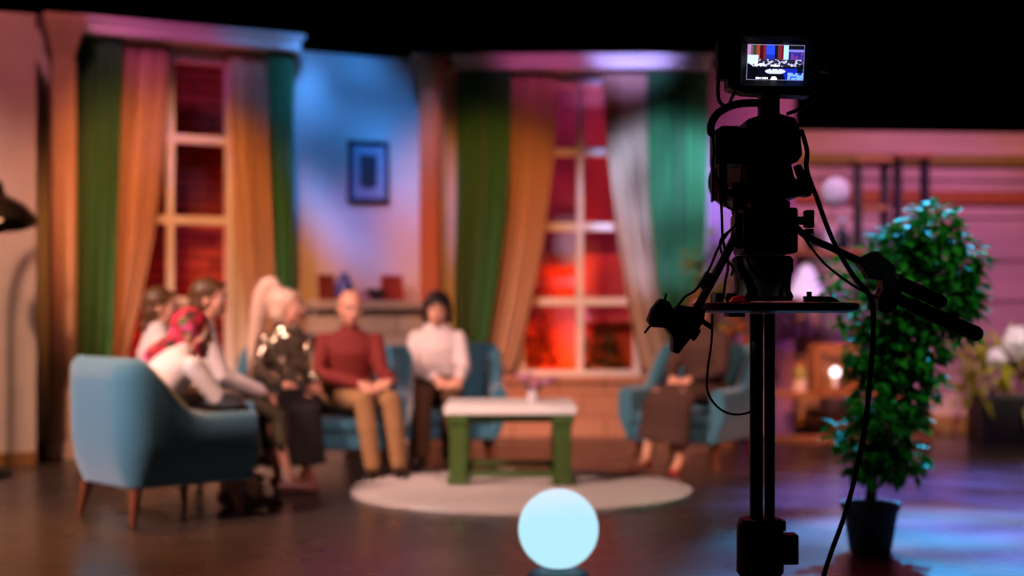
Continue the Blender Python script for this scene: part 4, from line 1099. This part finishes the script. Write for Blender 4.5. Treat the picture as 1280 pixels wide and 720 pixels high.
# second bay
spot('wash_light', (-.6, 8.0, 5.0), (-.1, 13.0, 1.7), 900, ORANGE, 26, .7)
spot('wash_light', (1.7, 7.6, 4.2), (1.42, 13.0, 2.2), 3000, (.36, .55, 1), 16, .6, gobo=(10, .25, 1.6, (4, 1, 1)))
spot('wash_light', (.4, 8.5, 5.2), (.3, 13.0, 3.5), 260, (1, .14, .5), 13, .8)
spot('wash_light', (.9, 8.5, 4.2), (1.1, 13.0, 3.6), 1300, (.42, .34, 1), 12, .7)
spot('wash_light', (2.6, 9.0, 5.6), (2.3, 13.2, 2.6), 200, (.65, .06, .7), 14, .6)
# plank wall
spot('wash_light', (3.8, 8.0, 6.5), (3.7, 13.7, 2.3), 1250, (1, .42, .36), 40, .8)
spot('wash_light', (5.5, 9.0, 6.0), (3.6, 13.7, .9), 700, (.35, .12, 1), 34, .8)
spot('wash_light', (1.2, 8.5, 3.0), (2.85, 12.6, .6), 800, (1, .42, .16), 16, .7)
spot('wash_light', (5.6, 8.5, 5.0), (4.5, 12.6, .7), 1300, (1, .85, .45), 10, .6)
# red behind the windows
spot('back_light', (-3.3, 12.2, .3), (-3.4, 13.2, 2.0), 75, RED, 140, .5, gobo=(3, .2, 1.4, (1, 1, 1)))
spot('back_light', (.6, 13.5, .2), (.6, 14.7, 1.3), 330, (1, .085, .012), 150, .5, gobo=(3, .25, 1.4, (1, 1, 2)))
spot('back_light', (.9, 14.2, 5.0), (.8, 14.7, 3.3), 110, (.16, .06, 1), 36, .6)
spot('back_light', (1.6, 13.5, 1.6), (.8, 14.7, 1.6), 12, (1, .04, .3), 80, .6)
# floor pools at the tree
spot('floor_light', (4.4, 14.0, 7.2), (2.25, 6.5, 0), 15000, (.03, .44, 1), 16, .3, gobo=(6, .3, 1.2, (1, 3, 1)))
spot('floor_light', (1.5, 14.0, 7.5), (2.6, 7.3, 0), 9500, (.95, .6, .8), 12, .2, gobo=(10, .15, 1.2, (1, 3, 1)))
spot('floor_light', (5.4, 14.0, 7.5), (3.3, 8.9, 0), 18000, (.14, .18, 1), 25, .5, gobo=(12, .1, 1.2, (1, 3, 1)))
spot('wash_light', (1.0, 9.5, 5.0), (2.95, 12.6, 2.2), 480, (.7, .62, 1), 14, .6)
spot('tree_light', (2.6, 12.0, 5.2), (1.95, 6.8, 1.35), 900, (.55, 1, .62), 10, .5)
# narrow fill spots added only to brighten the items on the camera tray
spot('tray_fill', (-1.6, 3.4, 2.3), (.625, 3.97, 1.19), 70, (1, .8, .75), 5, .5, size=.03)
spot('tray_fill', (2.7, 3.0, 2.5), (.85, 3.92, 1.19), 20, (.7, 1, .9), 5, .5, size=.03)
# white green glow on the tree
spot('tree_light', (3.4, 3.6, 4.8), (1.95, 6.8, 1.3), 260, (.7, 1, .7), 14, .6)
spot('tree_light', (.6, 5.0, 4.5), (1.8, 6.8, 1.3), 70, (.4, 1, .85), 18, .6)

# ------------------------------------------------------------------ world, camera, view
w = bpy.data.worlds.new('World'); bpy.context.scene.world = w; w.use_nodes = True
w.node_tree.nodes['Background'].inputs[0].default_value = (.02, .02, .03, 1); w.node_tree.nodes['Background'].inputs[1].default_value = .1
cd = bpy.data.cameras.new('Camera'); co = bpy.data.objects.new('Camera', cd); C.objects.link(co)
co.location = (0, 0, HC); co.rotation_euler = (PI / 2, 0, 0)
cd.lens = F / 1280 * 36; cd.sensor_width = 36; cd.shift_y = (HY - 360) / 1280
cd.clip_start = .05; cd.clip_end = 60
cd.dof.use_dof = True; cd.dof.focus_distance = RY; cd.dof.aperture_fstop = cd.lens / 1000 / .039
sc = bpy.context.scene; sc.camera = co
sc.view_settings.view_transform = 'Standard'; sc.view_settings.look = 'None'; sc.view_settings.gamma = 1; sc.view_settings.exposure = 0.4
sc.view_settings.use_curve_mapping = False
